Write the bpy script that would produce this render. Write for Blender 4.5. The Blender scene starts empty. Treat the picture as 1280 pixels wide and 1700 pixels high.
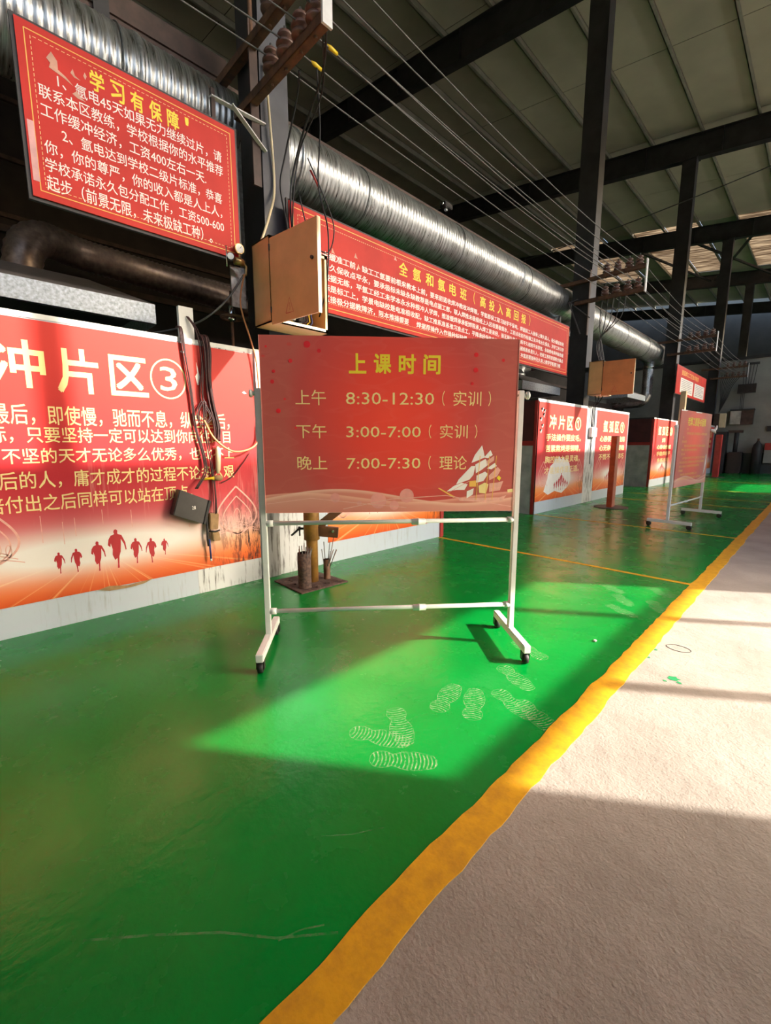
import bpy, bmesh, math, random
from mathutils import Vector as V, Matrix as M4
random.seed(7)
sc = bpy.context.scene
PI = math.pi

# ------------------------------------------------------------------ camera
cam_d = bpy.data.cameras.new('camera'); cam = bpy.data.objects.new('camera', cam_d)
sc.collection.objects.link(cam); sc.camera = cam
cam_d.sensor_fit = 'VERTICAL'; cam_d.sensor_height = 24.0; cam_d.lens = 24.0 * 724.0 / 1700.0
cam_d.clip_start = 0.05; cam_d.clip_end = 300
cam.location = (0, 0, 1.35)
cam.rotation_euler = (PI / 2 - math.atan(112 / 724.0), 0, math.radians(45.1))

# ------------------------------------------------------------------ world, sun, exposure
SUN_DIR = V((-1.0, -0.71, -0.739)).normalized()
w = bpy.data.worlds.new('sky'); sc.world = w; w.use_nodes = True
nt = w.node_tree; bg = nt.nodes['Background']
sky = nt.nodes.new('ShaderNodeTexSky'); sky.sky_type = 'NISHITA'; sky.sun_disc = False
sky.sun_elevation = math.asin(-SUN_DIR.z); sky.sun_rotation = math.atan2(-SUN_DIR.x, -SUN_DIR.y)
sky.air_density = 1.0; sky.dust_density = 3.0; sky.ozone_density = 0.6
nt.links.new(sky.outputs[0], bg.inputs[0]); bg.inputs[1].default_value = 0.9
sd = bpy.data.lights.new('sun', 'SUN'); sd.energy = 9.6; sd.angle = math.radians(0.7); sd.color = (1.0, 0.93, 0.82)
so = bpy.data.objects.new('sun', sd); sc.collection.objects.link(so)
so.rotation_euler = SUN_DIR.to_track_quat('-Z', 'Y').to_euler(); so.location = (12, 8, 12)
sc.view_settings.view_transform = 'Standard'; sc.view_settings.look = 'None'
sc.view_settings.gamma = 1.0; sc.view_settings.use_curve_mapping = False
sc.view_settings.exposure = 0.45
sc.cycles.max_bounces = 8; sc.cycles.diffuse_bounces = 5; sc.cycles.glossy_bounces = 3
sc.cycles.use_denoising = True; sc.cycles.sample_clamp_indirect = 6.0

# ------------------------------------------------------------------ materials
def nodes(m):
    m.use_nodes = True; return m.node_tree, m.node_tree.nodes['Principled BSDF']
def ramp(nt, fac, stops):
    r = nt.nodes.new('ShaderNodeValToRGB'); e = r.color_ramp.elements
    while len(e) < len(stops): e.new(0.5)
    for k, (p, c) in enumerate(stops):
        e[k].position = p; e[k].color = (*c, 1) if len(c) == 3 else c
    nt.links.new(fac, r.inputs[0]); return r.outputs[0]
def mth(nt, op, a, b=None, c=None, clamp=False):
    n = nt.nodes.new('ShaderNodeMath'); n.operation = op; n.use_clamp = clamp
    for k, x in enumerate((a, b, c)):
        if x is None: continue
        if isinstance(x, (int, float)): n.inputs[k].default_value = x
        else: nt.links.new(x, n.inputs[k])
    return n.outputs[0]
def mix(nt, f, a, b, mode='MIX'):
    n = nt.nodes.new('ShaderNodeMix'); n.data_type = 'RGBA'; n.blend_type = mode; n.clamp_factor = True
    for x, i in ((f, 0), (a, 6), (b, 7)):
        if isinstance(x, (int, float)): n.inputs[i].default_value = x
        elif isinstance(x, tuple): n.inputs[i].default_value = (*x, 1)
        else: nt.links.new(x, n.inputs[i])
    return n.outputs[2]
def noise(nt, scale, detail=4, vec=None, stretch=None, rough=0.55, coord='Object'):
    if vec is None:
        tc = nt.nodes.new('ShaderNodeTexCoord'); vec = tc.outputs[coord]
    if stretch:
        mp = nt.nodes.new('ShaderNodeMapping'); mp.inputs['Scale'].default_value = stretch
        nt.links.new(vec, mp.inputs[0]); vec = mp.outputs[0]
    n = nt.nodes.new('ShaderNodeTexNoise'); n.inputs['Scale'].default_value = scale
    n.inputs['Detail'].default_value = detail; n.inputs['Roughness'].default_value = rough
    nt.links.new(vec, n.inputs['Vector']); return n.outputs[0]
def bump(nt, b, h, strength=0.2, dist=0.01):
    n = nt.nodes.new('ShaderNodeBump'); n.inputs['Strength'].default_value = strength; n.inputs['Distance'].default_value = dist
    nt.links.new(h, n.inputs['Height']); nt.links.new(n.outputs[0], b.inputs['Normal'])
_m = {}
def mat(name, col, rough=0.6, metal=0.0, var=0.15, scale=8, bmp=0.0, spec=0.5, stretch=None, col2=None):
    if name in _m: return _m[name]
    m = bpy.data.materials.new(name); nt, b = nodes(m)
    n = noise(nt, scale, 4, stretch=stretch)
    dark = col2 or tuple(c * (1 - var * 1.6) for c in col)
    lite = tuple(min(1, c * (1 + var * 0.6)) for c in col)
    nt.links.new(ramp(nt, n, [(0.3, dark), (0.7, lite)]), b.inputs['Base Color'])
    b.inputs['Roughness'].default_value = rough; b.inputs['Metallic'].default_value = metal
    b.inputs['Specular IOR Level'].default_value = spec
    if bmp: bump(nt, b, noise(nt, scale * 5, 3), bmp, 0.004)
    _m[name] = m; return m

RED = (0.62, 0.045, 0.035)
white_paint = mat('white_paint', (0.72, 0.74, 0.72), 0.35, 0, 0.06, 12)
yellow_ink = mat('yellow_ink', (0.85, 0.68, 0.03), 0.5, 0, 0.03)
cream_ink = mat('cream_ink', (0.88, 0.72, 0.30), 0.5, 0, 0.05)
gold_ink = mat('gold_ink', (0.85, 0.50, 0.10), 0.5, 0, 0.05)
white_ink = mat('white_ink', (0.85, 0.83, 0.78), 0.5, 0, 0.05)
pink_ink = mat('pink_ink', (0.80, 0.42, 0.34), 0.5, 0, 0.1, 30)
red_ink = mat('red_ink', (0.50, 0.02, 0.03), 0.5, 0, 0.05)
dark_steel = mat('dark_painted_steel', (0.036, 0.034, 0.035), 0.55, 0, 0.3, 3)
grey_steel = mat('grey_painted_steel', (0.072, 0.076, 0.092), 0.5, 0, 0.15, 4)  # also the lighter tone painted on the window-lit column faces
brown_steel = mat('brown_oxide_steel', (0.085, 0.05, 0.038), 0.6, 0, 0.3, 6)
rust = mat('rusty_steel', (0.16, 0.075, 0.035), 0.75, 0, 0.4, 14, 0.2, col2=(0.07, 0.04, 0.03))
galv = mat('galvanised_sheet', (0.58, 0.60, 0.60), 0.40, 0.85, 0.25, 26)
def duct_mat():
    m = bpy.data.materials.new('ribbed_galvanised_duct'); nt, b = nodes(m)
    tc = nt.nodes.new('ShaderNodeTexCoord'); sp = nt.nodes.new('ShaderNodeSeparateXYZ'); nt.links.new(tc.outputs['Object'], sp.inputs[0])
    st = noise(nt, 14, 3, stretch=(0.25, 4.0, 0.25), rough=0.7)
    nt.links.new(ramp(nt, st, [(0.35, (0.30, 0.31, 0.30)), (0.62, (0.68, 0.70, 0.70))]), b.inputs['Base Color'])
    b.inputs['Metallic'].default_value = 0.9
    nt.links.new(ramp(nt, st, [(0.35, (0.26,) * 3), (0.65, (0.48,) * 3)]), b.inputs['Roughness'])
    h = mth(nt, 'ADD', mth(nt, 'SINE', mth(nt, 'MULTIPLY', sp.outputs['Y'], 2 * PI / 0.06)), mth(nt, 'MULTIPLY', st, 1.6))
    bump(nt, b, h, 0.55, 0.004); return m
duct_galv = duct_mat()
spangle = mat('spangled_galvanised_sheet', (0.48, 0.55, 0.62), 0.42, 0.35, 0.28, 40)
hood_grey = mat('hood_sheet', (0.14, 0.125, 0.12), 0.5, 0.1, 0.12, 6)
flex_foil = mat('brown_tinted_foil_duct', (0.20, 0.15, 0.12), 0.4, 0.6, 0.3, 20)
beige = mat('beige_box_paint', (0.78, 0.66, 0.42), 0.42, 0, 0.06, 5)
tan = mat('tan_box_paint', (0.72, 0.43, 0.19), 0.42, 0, 0.08, 5)
tan2 = mat('orange_tan_box_paint', (0.62, 0.25, 0.09), 0.42, 0, 0.1, 5)
black = mat('black_rubber', (0.014, 0.014, 0.014), 0.6, 0, 0.3, 20)
black_plastic = mat('black_plastic', (0.022, 0.018, 0.018), 0.4, 0, 0.3, 10)
cable_black = mat('black_cable_sheath', (0.014, 0.014, 0.016), 0.45, 0, 0.2)
wire_grey = mat('grey_aluminium_wire', (0.12, 0.12, 0.115), 0.5, 0.3, 0.2)
cable_maroon = mat('maroon_cable_sheath', (0.045, 0.010, 0.010), 0.5, 0, 0.3, 12)
cable_orange = mat('orange_hose', (0.62, 0.25, 0.10), 0.45, 0, 0.1, 10)
cable_blue = mat('blue_cable_end', (0.03, 0.05, 0.22), 0.5, 0, 0.2, 10)
porcelain = mat('brown_porcelain', (0.20, 0.11, 0.085), 0.3, 0, 0.2, 20)
brass = mat('brass', (0.45, 0.30, 0.12), 0.35, 0.8, 0.2, 20)
chrome = mat('chrome', (0.7, 0.7, 0.7), 0.2, 1.0, 0.05)
dark_wall = mat('dark_cladding', (0.030, 0.021, 0.018), 0.7, 0, 0.3, 2)
maroon_panel = mat('maroon_curtain', (0.09, 0.02, 0.02), 0.6, 0, 0.2, 4)
ochre = mat('ochre_paint_worn', (0.30, 0.15, 0.025), 0.55, 0, 0.3, 9, 0.1, col2=(0.13, 0.06, 0.015))
brown_paint = mat('brown_greasy_paint', (0.13, 0.055, 0.022), 0.5, 0, 0.3, 9)
orange_red = mat('orange_red_paint', (0.46, 0.075, 0.02), 0.5, 0, 0.25, 8)
carton = mat('brown_carton', (0.36, 0.22, 0.10), 0.8, 0, 0.2, 15)
dirt = mat('spatter_dirt', (0.10, 0.06, 0.045), 0.95, 0, 0.5, 40, 0.6, col2=(0.03, 0.02, 0.02))
red_trim = mat('red_trim', (0.42, 0.03, 0.025), 0.5, 0, 0.15, 8)
yellow_tape = mat('yellow_tape', (0.8, 0.55, 0.02), 0.4, 0, 0.05)
plain_red = mat('plain_red_print', RED, 0.5, 0, 0.10, 2.5, spec=0.15)
side_grey = mat('dirty_cement_board', (0.52, 0.49, 0.44), 0.85, 0, 0.25, 3, 0.2)
far_white = mat('dull_white_wall', (0.30, 0.30, 0.27), 0.85, 0, 0.15, 1.2)

def streaky(name, base, dirtc, lo, hi):
    m = bpy.data.materials.new(name); nt, b = nodes(m)
    n1 = noise(nt, 5.5, 6, stretch=(6, 6, 0.55), rough=0.65); n2 = noise(nt, 2.0, 3)
    f = mth(nt, 'ADD', mth(nt, 'MULTIPLY', n1, 0.75), mth(nt, 'MULTIPLY', n2, 0.25))
    nt.links.new(ramp(nt, f, [(lo, dirtc), (hi, base)]), b.inputs['Base Color'])
    b.inputs['Roughness'].default_value = 0.6; return m
board_white = streaky('white_board_light_dirt', (0.46, 0.52, 0.58), (0.34, 0.35, 0.36), 0.30, 0.46)
board_dirty = streaky('white_board_soot_streaks', (0.60, 0.62, 0.62), (0.06, 0.055, 0.05), 0.40, 0.50)
board_grey = streaky('grey_board_soot_streaks', (0.33, 0.33, 0.31), (0.07, 0.06, 0.05), 0.40, 0.52)

# green epoxy, concrete, line paint
def floor_mats():
    m = bpy.data.materials.new('green_epoxy'); nt, b = nodes(m)
    n1 = noise(nt, 1.3, 5); n2 = noise(nt, 22, 5, rough=0.7)
    base = ramp(nt, n1, [(0.3, (0.0002, 0.175, 0.022)), (0.7, (0.0004, 0.225, 0.029))])
    d = ramp(nt, n2, [(0.57, (0, 0, 0)), (0.78, (0.35, 0.35, 0.35))])
    base = mix(nt, d, base, (0.020, 0.21, 0.05))
    n4 = noise(nt, 5.0, 6, rough=0.75); d2 = ramp(nt, n4, [(0.60, (0, 0, 0)), (0.75, (0.35, 0.35, 0.35))])
    base = mix(nt, d2, base, (0.006, 0.09, 0.02))
    nt.links.new(base, b.inputs['Base Color'])
    r = ramp(nt, noise(nt, 4, 5), [(0.3, (0.17,) * 3), (0.75, (0.34,) * 3)])
    nt.links.new(r, b.inputs['Roughness']); b.inputs['Specular IOR Level'].default_value = 0.28
    h = mth(nt, 'ADD', noise(nt, 30, 5), mth(nt, 'MULTIPLY', noise(nt, 6, 3), 2.0))
    bump(nt, b, h, 0.22, 0.006)
    g = m
    m = bpy.data.materials.new('bare_concrete'); nt, b = nodes(m)
    base = ramp(nt, noise(nt, 1.6, 7, rough=0.6), [(0.3, (0.26, 0.225, 0.19)), (0.7, (0.39, 0.34, 0.295))])
    sp = ramp(nt, noise(nt, 60, 4, rough=0.8), [(0.34, (0.7, 0.7, 0.7)), (0.46, (0, 0, 0))])
    base = mix(nt, sp, base, (0.24, 0.20, 0.16))
    st = ramp(nt, noise(nt, 9, 5, stretch=(1, 1.8, 1), rough=0.7), [(0.62, (0, 0, 0)), (0.74, (0.5, 0.5, 0.5))])
    base = mix(nt, st, base, (0.20, 0.17, 0.14))
    nt.links.new(base, b.inputs['Base Color']); b.inputs['Roughness'].default_value = 0.8
    bump(nt, b, mth(nt, 'ADD', noise(nt, 90, 4), mth(nt, 'MULTIPLY', noise(nt, 14, 4), 2.0)), 0.5, 0.006); c = m
    m = bpy.data.materials.new('yellow_line_paint'); nt, b = nodes(m)
    base = ramp(nt, noise(nt, 12, 6, rough=0.7), [(0.30, (0.50, 0.24, 0.01)), (0.6, (0.70, 0.36, 0.004))])
    gs = ramp(nt, noise(nt, 16, 5, rough=0.8), [(0.64, (0, 0, 0)), (0.74, (0.6, 0.6, 0.6))])
    base = mix(nt, gs, base, (0.20, 0.22, 0.03))
    nt.links.new(base, b.inputs['Base Color']); b.inputs['Roughness'].default_value = 0.6
    bump(nt, b, noise(nt, 60, 4), 0.3, 0.004)
    return g, c, m
green, concrete, line_paint = floor_mats()

def dust_mat():
    m = bpy.data.materials.new('pale_shoe_dust'); nt, b = nodes(m)
    b.inputs['Base Color'].default_value = (0.42, 0.55, 0.30, 1); b.inputs['Roughness'].default_value = 0.9
    a = ramp(nt, noise(nt, 28, 5, rough=0.85, coord='Object'), [(0.40, (0, 0, 0)), (0.66, (0.55, 0.55, 0.55))])
    nt.links.new(a, b.inputs['Alpha']); return m
dust = dust_mat()
def scuff_mat():
    m = bpy.data.materials.new('pale_scratch'); nt, b = nodes(m)
    b.inputs['Base Color'].default_value = (0.30, 0.42, 0.25, 1); b.inputs['Roughness'].default_value = 0.9
    a = ramp(nt, noise(nt, 30, 4, rough=0.8), [(0.35, (0, 0, 0)), (0.8, (0.5, 0.5, 0.5))])
    nt.links.new(a, b.inputs['Alpha']); return m
scuff = scuff_mat()

def poster_runner(name, cx, glow_w, glow_t=0.24, axis='Y', pale=0.0):
    """printed art: red field, white glow behind the runners, orange rays underneath"""
    m = bpy.data.materials.new(name); nt, b = nodes(m)
    tc = nt.nodes.new('ShaderNodeTexCoord'); sp = nt.nodes.new('ShaderNodeSeparateXYZ'); nt.links.new(tc.outputs['Generated'], sp.inputs[0])
    s, t = sp.outputs[axis], sp.outputs['Z']
    base = ramp(nt, t, [(0.0, (0.62, 0.085, 0.015)), (0.06, (0.76, 0.16, 0.02)), (0.13, (0.80, 0.28, 0.07)), (0.18, (0.72, 0.32, 0.26)), (0.28, (0.60, 0.10, 0.11)), (0.36, (0.54, 0.045, 0.055)), (0.45, (0.50, 0.028, 0.038)), (0.75, (0.60, 0.042, 0.035)), (1.0, (0.62, 0.05, 0.038))])
    ds = mth(nt, 'SUBTRACT', s, cx); dt = mth(nt, 'SUBTRACT', t, glow_t)
    ang = mth(nt, 'ARCTAN2', ds, mth(nt, 'MULTIPLY', dt, 0.8))
    cb = nt.nodes.new('ShaderNodeCombineXYZ'); nt.links.new(ang, cb.inputs[0])
    ray = ramp(nt, noise(nt, 9, 3, vec=cb.outputs[0], rough=0.8), [(0.55, (0, 0, 0)), (0.70, (1, 1, 1))])
    below = mth(nt, 'MULTIPLY', mth(nt, 'SUBTRACT', glow_t, t, clamp=True), 12, clamp=True)
    base = mix(nt, mth(nt, 'MULTIPLY', mth(nt, 'MULTIPLY', ray, below), 0.85), base, (0.90, 0.55, 0.22))
    # vertical light trails above the glow
    vs = ramp(nt, noise(nt, 26, 5, vec=tc.outputs['Generated'], stretch=(1, 1, 0.03) if axis == 'Y' else (1, 1, 0.03), rough=0.8), [(0.56, (0, 0, 0)), (0.66, (1, 1, 1))])
    band = mth(nt, 'SUBTRACT', 1, mth(nt, 'ABSOLUTE', mth(nt, 'MULTIPLY', mth(nt, 'SUBTRACT', t, 0.38), 7)), clamp=True)
    base = mix(nt, mth(nt, 'MULTIPLY', mth(nt, 'MULTIPLY', vs, band), 0.5), base, (0.85, 0.45, 0.38))
    # glow
    a = mth(nt, 'POWER', mth(nt, 'DIVIDE', ds, glow_w), 2); c = mth(nt, 'POWER', mth(nt, 'DIVIDE', dt, 0.072), 2)
    g = mth(nt, 'POWER', 2.718, mth(nt, 'MULTIPLY', mth(nt, 'ADD', a, c), -1))
    base = mix(nt, mth(nt, 'MULTIPLY', mth(nt, 'MINIMUM', mth(nt, 'MULTIPLY', g, 1.5), 1.0), 0.97), base, (0.84, 0.80, 0.74))
    # soot runs near the bottom right
    so_ = ramp(nt, noise(nt, 60, 6, vec=tc.outputs['Generated'], stretch=(1, 1, 0.12), rough=0.75), [(0.47, (0, 0, 0)), (0.57, (1, 1, 1))])
    low = mth(nt, 'MULTIPLY', mth(nt, 'SUBTRACT', s, 0.82, clamp=True), 7, clamp=True)
    low2 = mth(nt, 'MULTIPLY', mth(nt, 'SUBTRACT', 0.42, t, clamp=True), 4, clamp=True)
    base = mix(nt, mth(nt, 'MULTIPLY', mth(nt, 'MULTIPLY', so_, low), low2), base, (0.06, 0.025, 0.02))
    nt.links.new(base, b.inputs['Base Color']); b.inputs['Roughness'].default_value = 0.5; b.inputs['Specular IOR Level'].default_value = 0.2
    bump(nt, b, noise(nt, 3, 2), 0.12, 0.02)
    return m
def poster_board(name, axis='X', pink=0.5):
    """printed art of the mobile boards: red glow in the middle, dull rose edges, pale waves along the bottom, red bokeh dots"""
    m = bpy.data.materials.new(name); nt, b = nodes(m)
    tc = nt.nodes.new('ShaderNodeTexCoord'); sp = nt.nodes.new('ShaderNodeSeparateXYZ'); nt.links.new(tc.outputs['Generated'], sp.inputs[0])
    s, t = sp.outputs[axis], sp.outputs['Z']
    ds = mth(nt, 'DIVIDE', mth(nt, 'SUBTRACT', s, 0.50), 0.42); dt = mth(nt, 'DIVIDE', mth(nt, 'SUBTRACT', t, 0.58), 0.75)
    r = mth(nt, 'SQRT', mth(nt, 'ADD', mth(nt, 'POWER', ds, 2), mth(nt, 'POWER', dt, 2)))
    base = ramp(nt, r, [(0.0, (0.95, 0.085, 0.05)), (0.35, (0.86, 0.075, 0.05)), (0.85, (0.55, 0.08, 0.07)), (1.0, (0.50, 0.11, 0.09))])
    # bokeh dots
    vo = nt.nodes.new('ShaderNodeTexVoronoi'); vo.inputs['Scale'].default_value = 9; nt.links.new(tc.outputs['Generated'], vo.inputs['Vector'])
    dots = ramp(nt, vo.outputs['Distance'], [(0.09, (1, 1, 1)), (0.13, (0, 0, 0))])
    side = mth(nt, 'MULTIPLY', mth(nt, 'SUBTRACT', mth(nt, 'ABSOLUTE', mth(nt, 'SUBTRACT', s, 0.5)), 0.30, clamp=True), 5, clamp=True)
    base = mix(nt, mth(nt, 'MULTIPLY', mth(nt, 'MULTIPLY', dots, side), 0.8), base, (0.70, 0.03, 0.03))
    # silky swirls
    sw = ramp(nt, noise(nt, 3.0, 2, vec=tc.outputs['Generated'], stretch=(1, 1, 2.2)), [(0.47, (0, 0, 0)), (0.52, (1, 1, 1)), (0.53, (0, 0, 0))])
    base = mix(nt, mth(nt, 'MULTIPLY', sw, 0.05), base, (0.85, 0.35, 0.28))
    # waves
    w1 = mth(nt, 'MULTIPLY_ADD', mth(nt, 'SINE', mth(nt, 'MULTIPLY_ADD', s, 7.0, 0.6)), 0.03, 0.085)
    w2 = mth(nt, 'MULTIPLY_ADD', mth(nt, 'SINE', mth(nt, 'MULTIPLY_ADD', s, -6.2, 3.3)), 0.045, 0.09)
    for wv, col in ((w1, (0.82, 0.40, 0.30)), (w2, (0.86, 0.55, 0.42))):
        d = mth(nt, 'SUBTRACT', t, wv)
        f = ramp(nt, mth(nt, 'MULTIPLY_ADD', d, 4, 0.5), [(0.0, (0.20,) * 3), (0.42, (0.42,) * 3), (0.50, (1.0,) * 3), (0.52, (0, 0, 0))])
        base = mix(nt, mth(nt, 'MULTIPLY', f, 0.88), base, col)
    nt.links.new(base, b.inputs['Base Color']); b.inputs['Roughness'].default_value = 0.45; b.inputs['Specular IOR Level'].default_value = 0.25
    return m

# ------------------------------------------------------------------ mesh builder
COL = sc.collection
class MB:
    def __init__(s, T=None): s.v = []; s.f = []; s.sm = []; s.T = T or M4.Identity(4)
    def add(s, vs, fs, smooth=False):
        o = len(s.v); s.v += [s.T @ V(p) for p in vs]; s.f += [tuple(o + i for i in f) for f in fs]; s.sm += [smooth] * len(fs); return s
    def box(s, a, b, R=None):
        """axis-aligned box from corner a to corner b; R optional matrix"""
        x0, x1 = sorted((a[0], b[0])); y0, y1 = sorted((a[1], b[1])); z0, z1 = sorted((a[2], b[2]))
        vs = [V((x, y, z)) for z in (z0, z1) for (x, y) in ((x0, y0), (x1, y0), (x1, y1), (x0, y1))]
        if R: vs = [R @ v for v in vs]
        return s.add(vs, [(3, 2, 1, 0), (4, 5, 6, 7), (0, 1, 5, 4), (1, 2, 6, 5), (2, 3, 7, 6), (3, 0, 4, 7)])
    def bar(s, p, q, wx, wz, up=(0, 0, 1)):
        """rectangular bar from p to q"""
        p, q = V(p), V(q); d = (q - p).normalized(); u = V(up)
        if abs(d.dot(u)) > 0.98: u = V((1, 0, 0))
        a = d.cross(u).normalized() * wx / 2; c = a.cross(d).normalized() * wz / 2
        vs = [e + i * a + j * c for e in (p, q) for (i, j) in ((-1, -1), (1, -1), (1, 1), (-1, 1))]
        return s.add(vs, [(3, 2, 1, 0), (4, 5, 6, 7), (0, 1, 5, 4), (1, 2, 6, 5), (2, 3, 7, 6), (3, 0, 4, 7)])
    def tube(s, pts, r, n=8, cap=True):
        pts = [V(p) for p in pts]; N = len(pts); R = r if isinstance(r, (list, tuple)) else [r] * N
        t0 = (pts[1] - pts[0]).normalized(); u = t0.cross(V((0, 0, 1)))
        if u.length < 1e-3: u = V((1, 0, 0))
        u.normalize(); vs = []; prev = t0
        for i, p in enumerate(pts):
            t = (pts[min(i + 1, N - 1)] - pts[max(i - 1, 0)]).normalized()
            q = prev.rotation_difference(t); u = (q @ u); u = (u - t * u.dot(t)).normalized(); prev = t
            w_ = t.cross(u)
            vs += [p + R[i] * (math.cos(a) * u + math.sin(a) * w_) for a in (2 * PI * k / n for k in range(n))]
        fs = [(i * n + k, i * n + (k + 1) % n, (i + 1) * n + (k + 1) % n, (i + 1) * n + k) for i in range(N - 1) for k in range(n)]
        s.add(vs, fs, True)
        if cap:
            o = len(s.v) - len(vs)
            s.f += [tuple(o + k for k in reversed(range(n))), tuple(o + (N - 1) * n + k for k in range(n))]; s.sm += [False, False]
        return s
    def cyl(s, p, q, r, n=12, r2=None): return s.tube([p, q], [r, r if r2 is None else r2], n)
    def prism(s, poly, F, h):
        """2-D polygon in frame F, extruded h along the frame's z"""
        n = len(poly)
        vs = [F @ V((x, y, 0)) for x, y in poly] + [F @ V((x, y, h)) for x, y in poly]
        return s.add(vs, [tuple(reversed(range(n))), tuple(range(n, 2 * n))] + [(i, (i + 1) % n, n + (i + 1) % n, n + i) for i in range(n)])
    def ribbon(s, pts, wd, F, h=0.0006):
        n = len(pts); L = []; R = []
        for i in range(n):
            a = V((*pts[max(i - 1, 0)], 0)); b = V((*pts[min(i + 1, n - 1)], 0)); d = (b - a).normalized(); nn = V((-d.y, d.x, 0)) * wd / 2
            p = V((*pts[i], 0)); L.append(p + nn); R.append(p - nn)
        vs = [F @ (p + V((0, 0, h))) for p in L] + [F @ (p + V((0, 0, h))) for p in R]
        return s.add(vs, [(n + i, n + i + 1, i + 1, i) for i in range(n - 1)])
    def build(s, name, m, parent=None, bevel=0.0):
        bpy.context.view_layer.update() if False else None
        me = bpy.data.meshes.new(name)
        W = world(parent).inverted() if parent else M4.Identity(4)
        me.from_pydata([W @ v for v in s.v], [], s.f)
        me.polygons.foreach_set('use_smooth', s.sm)
        if bevel:
            bm = bmesh.new(); bm.from_mesh(me)
            es = [e for e in bm.edges if len(e.link_faces) == 2 and e.calc_face_angle(0) > 0.6]
            bmesh.ops.bevel(bm, geom=es, offset=bevel, segments=2, affect='EDGES', clamp_overlap=True); bm.to_mesh(me); bm.free()
        me.materials.append(m); me.update()
        o = bpy.data.objects.new(name, me); COL.objects.link(o)
        if parent: o.parent = parent
        return o
def world(o):
    m = M4.Identity(4)
    while o: m = M4.LocRotScale(o.location, o.rotation_euler, None) @ m; o = o.parent
    return m
def tag(o, label, cat, group=None, kind=None):
    o['label'] = label; o['category'] = cat
    if group: o['group'] = group
    if kind: o['kind'] = kind
    return o
def thing(name, label, cat, loc=(0, 0, 0), rz=0, group=None):
    o = bpy.data.objects.new(name, None); o.empty_display_size = 0.1; COL.objects.link(o); o.location = loc; o.rotation_euler = (0, 0, rz)
    return tag(o, label, cat, group)
def struct(o, label=None, cat=None):
    o['kind'] = 'structure'
    if label: o['label'] = label
    o['category'] = cat or o.name.split('_')[0].split('.')[0]
    return o
def copy_tree(o, loc, label, group=None):
    def rec(x, par):
        c = x.copy(); COL.objects.link(c); c.parent = par
        for ch in list(x.children): rec(ch, c)
        return c
    kids = rec(o, None); kids.location = loc; kids['label'] = label
    if group: kids['group'] = group
    return kids

def wall_frame(x, y=0, z=0):        # text frame on a surface facing +X: reads towards +Y
    return M4(((0, 0, 1, x), (1, 0, 0, y), (0, 1, 0, z), (0, 0, 0, 1)))
FLOORF = M4.Identity(4)
_tc = {}
def text(name, s, m, parent, F, x0, x1, z0, z1, bold=0.0, depth=0.0, label=None):
    """lettering fitted to the box x0..x1, z0..z1 of frame F"""
    key = s
    if key not in _tc:
        cu = bpy.data.curves.new('lettering', 'FONT'); cu.body = s; cu.resolution_u = 2
        ob = bpy.data.objects.new('lettering', cu); COL.objects.link(ob)
        dg = bpy.context.evaluated_depsgraph_get(); me = ob.evaluated_get(dg).to_mesh()
        _tc[key] = ([v.co.copy() for v in me.vertices], [tuple(p.vertices) for p in me.polygons])
        bpy.data.objects.remove(ob); bpy.data.curves.remove(cu)
    vs, fs = _tc[key]
    if not vs: return None
    ax, bx = min(v.x for v in vs), max(v.x for v in vs); ay, by = min(v.y for v in vs), max(v.y for v in vs)
    kx = (x1 - x0) / (bx - ax); ky = (z1 - z0) / max(by - ay, 1e-6)
    mb = MB(); b_ = bold
    offs = [(0, 0)] if b_ < .008 else ([(-b_ * .5, -b_ * .5), (b_ * .5, b_ * .5)] if b_ < .02 else [(-b_ * .8, -b_ * .8), (b_ * .8, b_ * .8), (-b_ * .8, b_ * .8), (b_ * .8, -b_ * .8)])
    for j, (ox, oy) in enumerate(offs): mb.add([F @ V((x0 + (v.x + ox - ax) * kx, z0 + (v.y + oy - ay) * ky, depth + .00004 * j)) for v in vs], fs)
    o = mb.build(name, m, parent)
    if label: o['label'] = label
    return o

def chars(s, m, parent, F, x0, x1, z0, z1, bold, frac=.78):
    n = len(s); st = (x1 - x0) / (n - 1 + frac)
    for k, ch in enumerate(s):
        if ch in '＇\'': text('title_character', "'", m, parent, F, x0 + st * k + st * .1, x0 + st * k + st * .25, z0 + (z1 - z0) * .6, z1, bold)
        elif ch != ' ': text('title_character', ch, m, parent, F, x0 + st * k, x0 + st * (k + frac), z0, z1, bold)

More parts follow.
